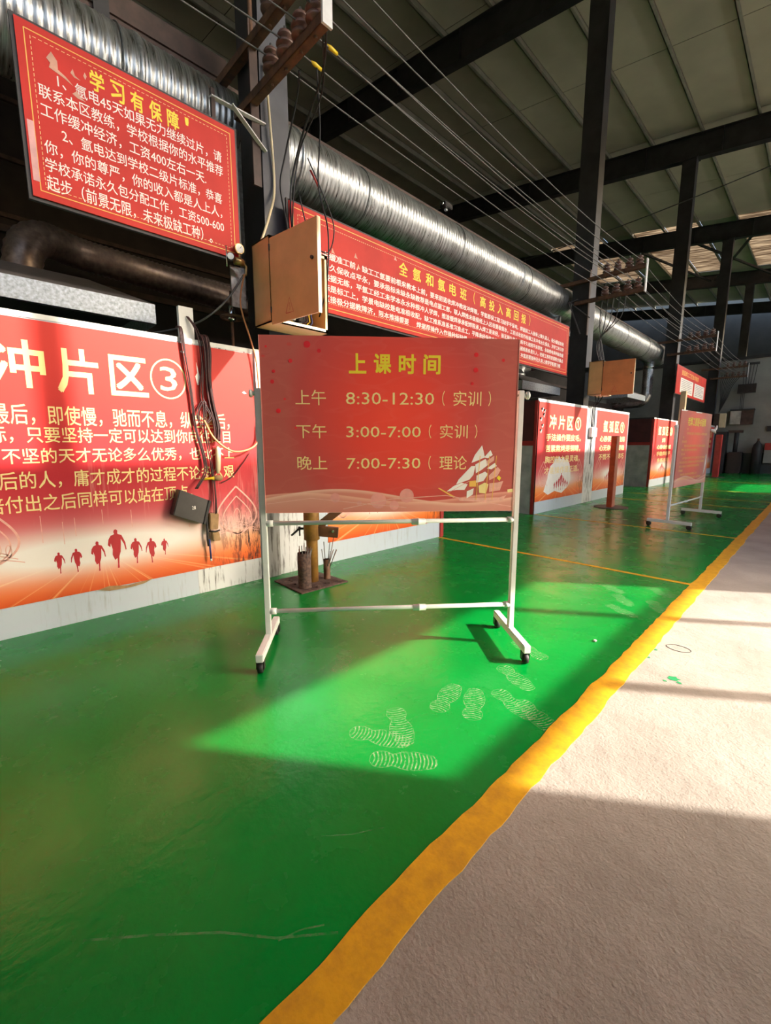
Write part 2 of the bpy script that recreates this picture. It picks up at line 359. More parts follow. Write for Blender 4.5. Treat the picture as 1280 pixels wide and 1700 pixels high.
def runner_poly(h, lean=1):
    P = [(-.02, 0), (.05, 0), (.045, .10), (.07, .30), (.13, .42), (.16, .62), (.17, .74), (.26, .60), (.30, .44), (.335, .45), (.31, .64), (.20, .84), (.08, .87), (.07, .90), (.08, .96), (.03, 1.0), (-.03, .99), (-.06, .94), (-.04, .88), (-.16, .85), (-.24, .76), (-.28, .62), (-.20, .56), (-.18, .66), (-.13, .50), (-.15, .36), (-.08, .22), (.0, .26), (.0, .12)]
    return [(lean * x * h * .66, y * h) for x, y in P]
def lotus(mb, F, cx, cz, w_, h):
    def arc(f, n=18): return [f(k / (n - 1)) for k in range(n)]
    for sgn in (-1, 1):
        mb.ribbon(arc(lambda t: (cx + sgn * w_ / 2 * (math.sin(PI * (t ** 0.75)) * (1 if t < .6 else 1)), cz + h * t)), 0.014, F)
    for sgn in (-1, 1):
        mb.ribbon(arc(lambda t: (cx + sgn * w_ * .36 * math.sin(PI * t ** .8), cz + h * .8 * t)), 0.009, F)
    mb.ribbon(arc(lambda t: (cx + w_ * .08 * math.cos(2 * PI * t), cz + h * .38 + h * .16 * math.sin(2 * PI * t))), 0.006, F)
    for k in (-2, -1, 1, 2):
        mb.ribbon(arc(lambda t: (cx + k * w_ * .16 + w_ * .045 * math.cos(2 * PI * t), cz + h * (.34 - .05 * abs(k)) + h * .1 * math.sin(2 * PI * t))), 0.005, F)
    for j in range(3):
        mb.ribbon(arc(lambda t: (cx + (t - .5) * w_ * (1.1 - .2 * j), cz + h * (.02 + .07 * j) + h * .10 * math.sin(PI * t))), 0.006, F)

# ------------------------------------------------------------------ setting: floors
fl = struct(MB().box((-18, -14, -0.25), (3.2, 46, -0.004)).build('floor', concrete), 'bare grey-brown concrete floor of the hall')
MB().box((-9.0, -14, -0.004), (-0.795, 44, 0.0)).build('green_coating', green, fl)['label'] = 'glossy green epoxy coating beside the aisle'
MB().box((-0.80, -14, -0.004), (3.2, 44, -0.0008)).build('concrete_aisle', concrete, fl)['label'] = 'bare concrete aisle right of the yellow line'
def wobble_line(a0, a1, b0, b1, along_y=True, step=0.06, amp=0.006, z=0.0025):
    mb = MB(); n = int((b1 - b0) / step); vs = []
    e0 = e1 = 0
    for i in range(n + 1):
        t = b0 + (b1 - b0) * i / n
        e0 = e0 * .6 + random.uniform(-amp, amp); e1 = e1 * .6 + random.uniform(-amp, amp)
        for q in ((a0 + e0), (a1 + e1)): vs.append((q, t, z) if along_y else (t, q, z))
        for q in ((a0 + e0), (a1 + e1)): vs.append((q, t, z - 0.004) if along_y else (t, q, z - 0.004))
    fs = []
    for i in range(n):
        k = 4 * i; fs += [(k, k + 1, k + 5, k + 4) if along_y else (k, k + 4, k + 5, k + 1), (k + 2, k, k + 4, k + 6), (k + 1, k + 3, k + 7, k + 5)]
    return mb.add(vs, fs)
wobble_line(-0.80, -0.68, -3, 40).build('yellow_edge_line', line_paint, fl)['label'] = 'broad yellow line with rough painted edges'
for y in (5.0, 8.0, 12.0, 13.6, 16.0, 20.0):
    wobble_line(y - 0.028, y + 0.028, -3.90, -0.80, False, 0.1, 0.002, 0.0022).build('bay_line', line_paint, fl)
# shoe prints and scratches in the epoxy
def sole(L=0.29, Wd=0.112, dens=17):
    mb = MB(); prof = lambda t: Wd / 2 * (0.72 + 0.0 * t if t < 0.0 else (0.55 + 0.35 * math.sin(PI * min(1, t / .35)) if t < .35 else 0.55 + 0.45 * math.sin(PI * min(1, (t - .35) / .65) ** .8)))
    z = 0.0009
    out = [(prof(k / 24) * (1 if 0 < k < 24 else .5), L * k / 24) for k in range(25)]
    loop = out + [(-x, y) for x, y in reversed(out)] + [out[0]]
    mb.ribbon(loop, 0.003, FLOORF, z)
    for k in range(dens):
        t = (k + .7) / (dens + .4)
        pass
        hw = prof(t) * .94
        mb.ribbon([(-hw + 2 * hw * j / 6, L * t + 0.009 * math.sin(PI * j / 6)) for j in range(7)], 0.0062, FLOORF, z)
    me = mb
    return me
SO = sole()
prints = [(-1.46, 1.22, -62), (-1.26, 1.16, -50), (-1.44, 1.50, -125), (-1.27, 1.63, 15), (-1.10, 1.70, 30), (-1.16, 2.02, -110), (-1.02, 2.02, -115), (-1.28, 2.28, -115), (-1.12, 2.55, 70), (-1.92, 1.52, 40), (-1.42, 4.42, -125), (-1.22, 4.18, -140), (-1.06, 4.62, -130), (-1.18, 3.86, -120), (-0.95, 4.22, -150)]
pm = None
for k, (x, y, a) in enumerate(prints):
    if pm is None:
        o = SO.build('shoe_print', dust, fl); pm = o.data
    else:
        o = bpy.data.objects.new('shoe_print', pm); COL.objects.link(o); o.parent = fl
    o.location = (x, y, 0); o.rotation_euler = (0, 0, math.radians(a))
for pts, wd in (([(-1.30, .12), (-1.18, .26), (-1.05, .40), (-0.93, .50), (-0.82, .63)], .007), ([(-1.10, .78), (-1.03, .86), (-.97, .96)], .004), ([(-.92, .50), (-.90, .56), (-.86, .62)], .005)):
    MB().ribbon(pts, wd, FLOORF, 0.0012).build('scuff_mark', scuff, fl)
def blot(x, y, r, m, name, z=-0.0003, n=16):
    pts = [(x + r * random.uniform(.5, 1.1) * math.cos(2 * PI * k / n), y + r * random.uniform(.5, 1.1) * math.sin(2 * PI * k / n)) for k in range(n)]
    return MB().prism(pts, M4.Translation((0, 0, z - 0.0004)), 0.0009).build(name, m, fl)
gp = mat('green_paint_spill', (0.02, 0.26, 0.09), 0.5)
for x, y, r in ((-0.49, 2.86, .035), (-0.455, 2.83, .016), (-0.52, 2.80, .012), (-0.662, 3.2, .014), (-0.668, 3.05, .012)): blot(x, y, r, gp, 'paint_spot', 0.0002)
MB().tube([(-0.56 + .07 * math.cos(a), 3.33 + .05 * math.sin(a), 0.001) for a in [2 * PI * k / 20 for k in range(21)]], 0.0015, 5).build('wire_ring', black, None)
tag(bpy.data.objects['wire_ring'], 'thin dark wire ring lying on the sunlit concrete', 'wire')
tag(MB().box((-1.005, 3.03, 0.0), (-0.985, 3.055, 0.012)).build('crumb_of_rubble', side_grey, None, 0.004), 'small pale crumb of rubble on the sunlit green floor', 'rubble')
yard_m = mat('yard_surface', (0.20, 0.19, 0.17), 0.9, 0, 0.15, 1)
yard = struct(MB().box((3.2, -40, -0.3), (60, 60, -0.02)).build('ground_outside', yard_m), 'concrete yard outside the hall', 'ground')
struct(MB().box((-40, -60, -0.3), (60, -14, -0.02)).build('ground_outside', yard_m), 'concrete yard behind the camera', 'ground')

# ------------------------------------------------------------------ right wall (openings that let the sun in)
XR = 3.0
wallpaint = mat('outer_wall_paint', (0.55, 0.54, 0.50), 0.8, 0, 0.1, 2)
wr = thing('wall_right', 'outer wall of the hall with two tall doorways and a window strip', 'wall', (XR, 0, 0)); wr['kind'] = 'structure'
D1 = (4.12, 7.68, 3.80); D2 = (19.25, 22.8, 3.80)
def wseg(y0, y1, z0, z1): MB().box((XR, y0, z0), (XR + 0.24, y1, z1)).build('wall_panel', wallpaint, wr)
wseg(-9.2, D1[0], 0, 6.33); wseg(D1[0], D1[1], D1[2], 6.33); wseg(D1[1], D2[0], 0, 6.33); wseg(D2[0], D2[1], D2[2], 6.33); wseg(D2[1], 44, 0, 6.33); wseg(-9.2, 44, 7.56, 11.2)
for k in range(-1, 5): MB().box((XR, 5.46 + 7.75 * k, 6.33), (XR + 0.1, 5.60 + 7.75 * k, 7.56)).build('window_mullion', grey_steel, wr)
MB().box((XR + .02, D1[0], 2.84), (XR + 0.10, D1[1], 2.93)).build('door_rail', grey_steel, wr)
MB().box((XR + .03, 6.52, 0), (XR + 0.09, 6.60, 3.8)).build('door_bar', grey_steel, wr)
MB().box((XR + .03, 5.18, 0), (XR + 0.09, 5.26, 2.84)).build('door_bar', grey_steel, wr)
for k in range(4): MB().box((XR - .4, 2.4 + 8 * k, 0), (XR, 2.7 + 8 * k, 9.9)).build('wall_post', dark_steel, wr)

# ------------------------------------------------------------------ roof
def rz_(x): return 10.65 + 0.13 * (-4.1 - x)          # underside of the rafters
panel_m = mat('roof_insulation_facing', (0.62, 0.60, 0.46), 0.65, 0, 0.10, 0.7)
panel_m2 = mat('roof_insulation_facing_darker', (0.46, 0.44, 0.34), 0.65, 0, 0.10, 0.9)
purlin_m = mat('purlin_steel', (0.42, 0.42, 0.35), 0.5, 0.2, 0.15, 3)
ceil = struct(thing('ceiling', 'sloping hall roof of olive insulation panels on steel purlins', 'ceiling', (0, 0, 10)))
XL = -18.0
# translucent sheets
tm = bpy.data.materials.new('translucent_roof_sheet'); nt, b = nodes(tm)
nt.nodes.remove(b); out = nt.nodes['Material Output']
tr = nt.nodes.new('ShaderNodeBsdfTranslucent'); df = nt.nodes.new('ShaderNodeBsdfDiffuse'); mx = nt.nodes.new('ShaderNodeMixShader')
cc = ramp(nt, noise(nt, 2.2, 5, stretch=(0.3, 3.0, 1)), [(0.35, (0.14, 0.10, 0.07)), (0.65, (0.52, 0.45, 0.35))])
nt.links.new(cc, tr.inputs[0]); nt.links.new(cc, df.inputs[0]); mx.inputs[0].default_value = 0.4
nt.links.new(tr.outputs[0], mx.inputs[1]); nt.links.new(df.outputs[0], mx.inputs[2]); nt.links.new(mx.outputs[0], out.inputs[0])
raft_y = [-13.6, -5.6, 2.55, 10.55, 18.55, 26.55, 34.55, 42.5]
cw = 1.45; nx = 15; top = 0.98
pan = {}
for j in range(len(raft_y) - 1):
    y0, y1 = raft_y[j], raft_y[j + 1]
    for i in range(nx):
        xa = 3.24 - i * cw; xb = xa - cw
        sky_bay = (j == 5 and i in (2, 3, 4, 6, 7, 9, 10))
        for h in range(2):
            ya = y0 + (y1 - y0) * h / 2; yb = y0 + (y1 - y0) * (h + 1) / 2
            t_ = 0.012
            za, zb = rz_(xa) + top, rz_(xb) + top
            vs = [(xa - .01, ya + .012, za), (xb + .01, ya + .012, zb), (xb + .01, yb - .012, zb), (xa - .01, yb - .012, za)]
            vs += [(x, y, z + t_) for x, y, z in vs]
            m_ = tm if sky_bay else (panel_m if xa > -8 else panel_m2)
            MB().add(vs, [(0, 3, 2, 1)[::-1], (4, 5, 6, 7), (0, 1, 5, 4), (1, 2, 6, 5), (2, 3, 7, 6), (3, 0, 4, 7)]).build('roof_panel', m_, ceil)
        if not sky_bay:
            za, zb = rz_(xa) + top + .05, rz_(xb) + top + .05
            MB().add([(xa, y0, za), (xb, y0, zb), (xb, y1, zb), (xa, y1, za)] + [(xa, y0, za + .05), (xb, y0, zb + .05), (xb, y1, zb + .05), (xa, y1, za + .05)], [(0, 1, 2, 3), (4, 5, 6, 7), (0, 1, 5, 4), (1, 2, 6, 5), (2, 3, 7, 6), (3, 0, 4, 7)]).build('roof_deck', dark_wall, ceil)  # added sheet, stops sun leaking through the gaps between roof panels
for i in range(nx + 1):
    x = 3.24 - i * cw; z = rz_(x) + top - 0.005
    mb = MB(); mb.box((x - .01, raft_y[0], z - .22), (x + .01, raft_y[-1], z)); mb.box((x - .01, raft_y[0], z - .22), (x + .07, raft_y[-1], z - .205)); mb.box((x - .07, raft_y[0], z - .012), (x + .01, raft_y[-1], z))
    mb.build('purlin', purlin_m, ceil)
for j, y in enumerate(raft_y):
    mb = MB()
    def sl(x, dz0, dz1, yw): # sloping slab
        xs = (3.2, XL); vs = []
        for xx in xs:
            for yy in (y - yw, y + yw): vs += [(xx, yy, rz_(xx) + dz0), (xx, yy, rz_(xx) + dz1)]
        mb.add(vs, [(0, 1, 3, 2), (4, 6, 7, 5), (0, 2, 6, 4), (1, 5, 7, 3), (0, 4, 5, 1), (2, 3, 7, 6)])
    sl(0, 0, 0.02, 0.13); sl(0, 0.02, 0.71, 0.012); sl(0, 0.71, 0.73, 0.13)
    for k in range(9):
        x = 1.0 - 2.2 * k; mb.box((x - .008, y - .12, rz_(x) + .02), (x + .008, y + .12, rz_(x) + .71))
    ro = mb.build('rafter', dark_steel, ceil)
# flange braces + tie rods + cross bracing in the skylight bay
for (xa, ya, xb, yb) in ((-3.2, 26.6, -6.0, 34.4), (-6.0, 26.6, -3.2, 34.4), (-8.5, 26.6, -6.2, 34.4), (-1.0, 26.6, -3.0, 34.4)):
    MB().bar((xa, ya, rz_(xa) + .35), (xb, yb, rz_(xb) + .35), .09, .09).build('roof_brace', dark_steel, ceil)
# other walls
wl = thing('wall_left', 'dark brown cladding wall far behind the booths', 'wall', (XL, 0, 0)); wl['kind'] = 'structure'
MB().box((XL - .2, -14, 0), (XL, 46, 13.5)).build('cladding', dark_wall, wl)
for z in (1.6, 3.2, 4.8, 6.4, 8, 9.6, 11.2): MB().box((XL, -14, z), (XL + .12, 46, z + .12)).build('girt', brown_steel, wl)
wi = thing('wall_inner', 'dark ribbed partition behind the welding booths', 'wall', (-8.2, 0, 0)); wi['kind'] = 'structure'
MB().box((-8.35, -6, 0), (-8.25, 26.9, 4.3)).build('cladding', dark_wall, wi)
for z in (1.1, 1.9, 2.5, 3.1, 3.7, 4.2): MB().box((-8.25, -6, z), (-8.17, 26.9, z + .09)).build('girt', brown_steel, wi)
wb = thing('wall_back', 'grey wall behind the camera', 'wall', (-7, -9, 0)); wb['kind'] = 'structure'  # unseen wall, added to keep daylight from coming in behind the camera
MB().box((-18, -9.2, 0), (3.2, -9, 13.5)).build('wall_panel', wallpaint, wb)
wf = thing('wall_far', 'dull white partition wall across the end of the hall', 'wall', (-7, 27, 0)); wf['kind'] = 'structure'
MB().box((-18, 27.0, 0), (3.2, 27.2, 5.35)).build('wall_panel', far_white, wf)
MB().box((-18, 26.93, 5.30), (3.2, 27.27, 5.42)).build('wall_cap', dark_steel, wf)
MB().box((-18, 26.92, 0), (3.2, 27.0, 0.95)).build('dark_dado', mat('dark_dado_paint', (0.05, 0.055, 0.055), 0.6, 0, 0.2, 2), wf)
struct(MB().box((-18, 44, 0), (3.2, 44.3, 13.5)).build('wall_end', mat('end_cladding', (0.085, 0.078, 0.062), 0.7, 0, 0.15, 1)), 'grey end wall of the hall above the partition', 'wall')

# ------------------------------------------------------------------ columns
def column(y, k, label):
    t = thing('steel_column', label, 'column', (-4.25, y + .15, 0), 0, 'steel columns along the booths')
    zt = rz_(-4.25)
    mb = MB(); mb.box((-4.45, y, 0), (-4.05, y + .014, zt)); mb.box((-4.45, y + .286, 0), (-4.05, y + .30, zt)); mb.box((-4.262, y + .014, 0), (-4.248, y + .286, zt))
    mb.build('column_shaft', dark_steel, t)
    MB().box((-4.062, y + .0, 0), (-4.048, y + .30, zt)).build('side_plate', grey_steel, t)['label'] = 'grey side plate facing the aisle'  # lighter than the shaft: window light on this face is put into the colour
    MB().box((-4.5, y - .05, zt - .03), (-4.0, y + .35, zt)).build('cap_plate', dark_steel, t)
    MB().box((-4.50, y - .05, 0), (-4.0, y + .35, .025)).build('base_plate', dark_steel, t)
    for dx in (-.2, .2):
        for dz in (.06,):
            MB().cyl((-4.25 + dx, y - .02, .02), (-4.25 + dx, y - .02, .05), .012, 6).build('bolt', dark_steel, t)
    return t
cl = ['nearest steel column, grey face behind the open beige electrical box', 'second tall dark steel column, right of the long red banner', 'third dark steel column, behind the small red notice sign', 'fourth dark steel column, in front of the far white wall', 'farthest dark steel column beyond the white partition']
COLY = [2.40, 10.40, 18.40, 26.40, 34.40]
for k, y in enumerate(COLY): column(y, k, cl[k])

# ------------------------------------------------------------------ ducts and the beam they hang from
def spiral(mb, y0, y1, x, z, r, pitch=0.06, n=32):
    pts = []; R = []; k = int((y1 - y0) / pitch)
    for i in range(k):
        a = y0 + (y1 - y0) * i / k; b = a + (y1 - y0) / k
        for t, d in ((0.0, 0), (0.60, 0), (0.80, .005)):
            pts.append((x, a + (b - a) * t, z)); R.append(r + d)
    pts.append((x, y1, z)); R.append(r); return mb.tube(pts, R, n)
DX, DZ, DR = -4.86, 4.60, 0.355
d1 = thing('ventilation_duct', 'long silver spiral duct above the upper notice and long banner', 'duct', (DX, 4, DZ))
spiral(MB(), -2.0, 3.2, DX, DZ, DR).build('duct_section', duct_galv, d1)
spiral(MB(), 3.2, 8.3, DX, DZ, DR).build('duct_section', duct_galv, d1)
spiral(MB(), 8.3, 10.9, DX, DZ, DR - .004).build('duct_section', duct_galv, d1)
for y in (1.55, 3.2, 8.3): MB().tube([(DX, y - .02, DZ), (DX, y - .02, DZ), (DX, y + .02, DZ)], [DR + .004, DR + .016, DR + .016], 28).build('joint_ring', galv, d1)
d2 = thing('ventilation_duct', 'farther silver spiral duct with a branch pipe dropping at its end', 'duct', (DX, 15, DZ))
spiral(MB(), 11.4, 19.2, DX, DZ, DR, 0.10).build('duct_section', duct_galv, d2)
def branch(root, y, z1=3.15, r=0.165, side=1, hx=-5.9):
    pts = [(DX, y, DZ - DR + .05), (DX, y, DZ - DR - .15)]; R = [r, r]
    zz = DZ - DR - .15; n = int((zz - z1) / .05)
    for i in range(n): pts.append((DX, y, zz - (i + 1) * .05)); R.append(r + (.01 if i % 2 else 0))
    for i in range(1, 9):
        a = PI / 2 * i / 8; pts.append((DX - .3 * (1 - math.cos(a)), y, z1 - .3 * math.sin(a))); R.append(r + (.01 if i % 2 else 0))
    for i in range(6): pts.append((DX - .3 - .13 * (i + 1), y, z1 - .3)); R.append(r + (.01 if i % 2 else 0))
    MB().tube(pts, R, 18).build('branch_pipe', duct_galv, root)
    MB().tube([(DX, y, DZ - DR - .12), (DX, y, DZ - DR - .22)], r + .018, 18).build('clamp_ring', chrome, root)
branch(d2, 18.2); branch(d1, 10.4, 3.6)
bw = thing('support_beam', 'brown steel beam running above the silver ducts', 'beam', (-4.95, 8, 5.0))
mb = MB(); mb.box((-5.08, -2, 4.98), (-4.88, 20.5, 4.995)); mb.box((-4.895, -2, 4.995), (-4.88, 20.5, 5.09)); mb.box((-5.08, -2, 5.09), (-4.88, 20.5, 5.10)); mb.build('beam_web', brown_steel, bw)
MB().box((-4.90, -2, 5.10), (-4.86, 2.5, 5.30)).build('deeper_web', brown_steel, bw); MB().box((-4.86, 1.30, 4.95), (-4.84, 1.42, 5.32)).build('splice_plate', dark_steel, bw)
for y in (-.6, 1.4, 4.2, 6.3, 8.6, 12.4, 14.6, 16.8, 19.4):
    MB().tube([(DX + (DR + .01) * math.sin(a), y, DZ + (DR + .01) * math.cos(a)) for a in [2 * PI * k / 24 for k in range(25)]], 0.006, 4, False).build('hanger_strap', wire_grey, bw)
    MB().cyl((DX, y, DZ + DR), (DX, y, 5.0), .005, 5).build('hanger_rod', wire_grey, bw)
# small valve housing sitting on the beam
t = thing('security_camera', 'small dark camera housing on the beam above the duct', 'camera', (-4.9, 6.3, 5.2))
MB().box((-4.97, 6.22, 5.22), (-4.85, 6.42, 5.30)).build('housing', black_plastic, t, .008); MB().cyl((-4.9, 6.22, 5.26), (-4.9, 6.18, 5.26), .03, 12).build('lens', chrome, t); MB().box((-4.93, 6.29, 5.19), (-4.89, 6.33, 5.23)).build('bracket', white_paint, t)

# ------------------------------------------------------------------ insulator racks on the columns, wires between them
WX = [-3.72, -3.50, -3.28, -3.09]
def insulator(mb, x, y, z, s=1.0):
    prof = [(0, .030), (.012, .030), (.013, .066), (.022, .072), (.036, .066), (.038, .036), (.056, .036), (.058, .066), (.066, .072), (.080, .064), (.082, .034), (.104, .034), (.106, .056), (.114, .060), (.128, .052), (.130, .022), (.14, .018)]
    mb.tube([(x, y, z + h * s) for h, r in prof], [r * s * .8 for h, r in prof], 14)
def rack(y, label, first=None):
    if first: return copy_tree(first, (-4.25, y, 4.4), label, 'insulator racks on the steel columns')
    t = thing('insulator_rack', label, 'rack', (-4.25, y, 4.4), 0, 'insulator racks on the steel columns')
    for z, xe in ((4.42, -4.35), (4.86, -4.73)):
        mb = MB(); mb.box((xe, y - .03, z), (-2.95, y - .022, z + .075)); mb.box((xe, y - .03, z + .067), (-2.95, y + .045, z + .075)); mb.box((xe, y - .03, z), (-2.95, y + .045, z + .006))
        mb.build('rail', rust, t)
        for x in WX:
            mb = MB(); insulator(mb, x, y + .008, z + .075, 1.35); ins = mb.build('insulator', porcelain, t)
            MB().cyl((x, y + .008, z + .26), (x, y + .008, z + .30), .012, 8).build('pin', wire_grey, ins)
            MB().cyl((x, y + .008, z - .02), (x, y + .008, z + .012), .014, 6).build('nut', rust, ins)
    MB().box((-2.955, y - .04, 4.40), (-2.935, y + .05, 5.02)).build('end_plate', white_paint, t)
    MB().box((-4.06, y - .02, 3.75), (-4.04, y + .06, 5.1)).build('mounting_strip', brown_steel, t)
    return t
r0 = rack(2.32, 'nearest rusty rail rack with brown insulators on the nearest column')
rk = ['rail rack with insulators on the second column beside the box', 'rail rack with insulators on the third column above small red sign', 'farthest insulator rack on the fourth column by the white wall']
for k, l in enumerate(rk): rack(10.32 + 8 * k, l, r0)
MB().cyl((-4.05, 2.33, 4.9), (-4.05, 2.33, 5.4), .02, 6).build('conduit_stub', rust, r0)
labs = ['lower row, nearest the column', 'lower row, second from the column', 'lower row, third from the column', 'lower row, outermost', 'upper row, nearest the column', 'upper row, second from the column', 'upper row, third from the column', 'upper row, outermost']
q = 0
for z in (4.53, 4.97):
    for x in WX:
        mb = MB(); pts = []
        for (ya, yb) in ((-6.0, 2.33), (2.33, 10.33), (10.33, 18.33), (18.33, 26.33)):
            for i in range(12):
                u = i / 12; pts.append((x + .03, ya + (yb - ya) * u, z + .06 - .16 * 4 * u * (1 - u) * (0.7 + .5 * random.random() if False else 1.0) * (0.6 + 0.13 * q % .5)))
        pts.append((x + .03, 26.33, z + .06)); mb.tube(pts, 0.0065, 5)
        tag(mb.build('overhead_wire', wire_grey), 'thin overhead wire strung between insulator racks, ' + labs[q], 'wire', 'wires strung between the racks'); q += 1
for x, y, z in ((-3.25, 2.50, 4.30), (-3.47, 2.66, 4.36)):
    pass
t = thing('wire_joint', 'yellow taped joint on an overhead wire, lower of two', 'wire joint', (-3.47, 2.62, 4.5)); 
MB().tube([(-3.47, 2.56, 4.582), (-3.47, 2.60, 4.580), (-3.47, 2.67, 4.574)], [.008, .017, .013], 8).build('tape', yellow_tape, t)
t = thing('wire_joint', 'yellow taped joint on an overhead wire, upper of two', 'wire joint', (-3.25, 2.58, 4.5))
MB().tube([(-3.25, 2.56, 4.582), (-3.25, 2.60, 4.580), (-3.25, 2.67, 4.574)], [.008, .017, .013], 8).build('tape', yellow_tape, t)
# high run of cable across the hall
def sag(a, b, s, n=16): a, b = V(a), V(b); return [a.lerp(b, i / n) - V((0, 0, s * 4 * (i / n) * (1 - i / n))) for i in range(n + 1)]
tag(MB().tube(sag((2.5, 18.2, 10.1), (-16, 18.2, 9.2), .5), .016, 6).build('sagging_cable', wire_grey), 'sagging pale cable slung across the hall under the rafters', 'cable')
# white angle braces and bracket at the nearest column
pale_bar = mat('pale_flat_bar', (0.85, 0.84, 0.80), 0.5)
t = thing('angle_brace', 'pale angle-iron braces joining the notice frame to the nearest column', 'brace', (-4.2, 2.35, 4.4))
for a, b in (((-3.96, 1.88, 4.23), (-4.04, 2.43, 4.30)), ((-3.965, 2.07, 4.26), (-4.035, 2.43, 4.07))):
    MB().bar(a, b, .010, .045, (1, 0, 0)).build('flat_bar', pale_bar, t)
MB().bar((-3.97, 1.90, 3.9), (-3.97, 1.90, 4.30), .03, .03).build('upright', brown_steel, t)
t = thing('angle_brace', 'pale angle-iron braces beside the second column', 'brace', (-4.2, 10.35, 4.4))
for a, b in (((-5.6, 10.36, 4.30), (-4.3, 10.36, 4.55)), ((-4.50, 10.34, 4.55), (-4.0, 10.34, 4.1)), ((-4.50, 10.34, 4.55), (-4.2, 10.34, 3.8))):
    MB().bar(a, b, .02, .04, (0, 1, 0)).build('flat_bar', hood_grey, t)

# ------------------------------------------------------------------ welding booths
def booth(label, y0, y1, panels, x=-3.92, depth=2.6, side=None, h=2.2):
    """front boards between y0 and y1; panels = (ya, yb, material, name)"""
    t = thing('welding_booth', label, 'booth', (x, y0, 0))
    for ya, yb, m_, hh in panels: MB().box((x - .05, ya, 0.0), (x, yb, hh)).build('front_board', m_, t)
    MB().box((x - .052, y0, h), (x + .004, y1, h + .035)).build('top_rail', white_paint, t)
    if side == 'near':
        MB().box((x - depth, y0, 0), (x - .06, y0 + .05, 1.33)).build('side_board', side_grey, t)
        MB().box((x - depth, y0, 1.42), (x - .06, y0 + .04, h)).build('side_curtain', maroon_panel, t)
        MB().box((x - depth, y0 - .01, 1.33), (x - .02, y0 + .055, 1.42)).build('side_strip', red_trim, t)
        MB().box((x - depth, y0 - .01, h), (x, y0 + .03, h + .04)).build('side_rail', dark_steel, t)
        MB().box((x - .06, y0 - .005, 0), (x - .0, y0 + .05, h)).build('corner_post', red_trim, t)
    MB().box((x - depth, y1 - .05, 0), (x - .052, y1, h)).build('side_board', maroon_panel, t)
    MB().box((x - depth - .05, y0, 0), (x - depth, y1, h)).build('back_board', maroon_panel, t)
    MB().box((x - depth, y0 + .1, 0.74), (x - depth + .7, y1 - .1, 0.78)).build('work_bench', dark_steel, t)
    return t
bA = booth('nearest welding booth with white boards, left of the mobile board', -3, 5.08, [(-3, 1.50, board_white, 2.2), (1.50, 2.165, board_dirty, 2.2), (2.345, 2.70, board_dirty, 2.2), (2.70, 5.03, board_white, 2.2)])
MB().box((-3.915, 2.205, 0), (-3.90, 2.345, 1.83)).build('grey_cover_strip', board_grey, bA)['label'] = 'grey soot-streaked strip board'
MB().box((-3.97, 2.165, 0), (-3.915, 2.345, 2.2)).build('front_board', board_dirty, bA)
MB().box((-3.925, 2.145, 0), (-3.895, 2.20, 2.235)).build('corner_post', white_paint, bA)['label'] = 'white post with screw heads and hinge'
MB().box((-3.965, 5.03, 0), (-3.90, 5.10, 2.2)).build('end_post', red_trim, bA)['label'] = 'red strip at the end of the booth'
hinge = MB().box((-3.896, 2.155, 1.66), (-3.87, 2.19, 1.76)).build('hinge', wire_grey, bA, .006)
MB().box((-3.896, 2.160, 1.44), (-3.875, 2.185, 1.47)).build('hinge', rust, bA, .004)
MB().box((-3.896, 2.16, 0.98), (-3.868, 2.195, 1.03)).build('latch', rust, bA, .004)
bB = booth('second welding booth with two red banners, beyond the mobile board', 7.95, 13.3, [(7.95, 10.35, board_white, 2.17), (10.35, 10.95, board_dirty, 2.17), (10.95, 13.3, board_white, 2.17)], side='near', h=2.17)
bC = booth('third welding booth with a grey side board and red strip', 15.75, 20.0, [(15.75, 18.6, board_white, 2.15), (18.6, 20.0, board_dirty, 2.15)], side='near', h=2.15)
bD = booth('farthest welding booth behind the farther mobile board', 22.9, 26.6, [(22.9, 26.6, board_white, 2.2)], side='near', h=2.2)

# ------------------------------------------------------------------ printed banners on the booths
def on_wall_banner(label, y0, y1, z0, z1, m, x=-3.92, th=0.006, name='banner', group=None):
    t = thing(name, label, 'banner', (x, (y0 + y1) / 2, z0), 0, group)
    MB().box((x, y0, z0), (x + th, y1, z1)).build('print_sheet', m, t)
    return t, wall_frame(x + th + .0005)
b3, F = on_wall_banner('large red banner on the nearest booth, circled 3 and running figures', -1.35, 2.13, 0.225, 2.19, poster_runner('runner_print_near', 0.61, 0.26, 0.165))
MB().prism([(0.72, .225), (0.80, .20), (0.95, .195), (1.05, .205), (1.12, .23), (1.02, .222), (.93, .215), (.80, .24)], wall_frame(-3.912), .004).build('peeling_edge', carton, b3)
for s_, a, b_, z0, z1 in (('缓', -.10, .19, 1.73, 2.04), ('冲', .27, .545, 1.74, 2.045), ('片', .615, .865, 1.725, 2.03), ('区', .945, 1.20, 1.73, 2.02)):
    text('title_character', s_, cream_ink, b3, F, a, b_, z0, z1, 0.022)
MB().ribbon([(1.365 + .135 * math.cos(2 * PI * k / 40), 1.885 + .155 * math.sin(2 * PI * k / 40)) for k in range(41)], .012, F).build('title_ring', cream_ink, b3)
text('title_character', '3', cream_ink, b3, F, 1.30, 1.43, 1.79, 1.98, 0.012)
L3 = [('到最后，即使慢，驰而不息，纵会落后，', .13, 1.87, 1.485, 1.625), ('标，只要坚持一定可以达到你向往的目', .20, 1.87, 1.36, 1.475), ('留不坚的天才无论多么优秀，也比不上', .16, 1.90, 1.215, 1.325), ('到最后的人，庸才成才的过程不论多么艰', .02, 1.89, 1.04, 1.165), ('倍付出之后同样可以站在顶点。', .14, 1.50, .88, 1.00)]
for s_, a, b_, z0, z1 in L3: text('text_line', s_, cream_ink, b3, F, a, b_, z0, z1, 0.014)
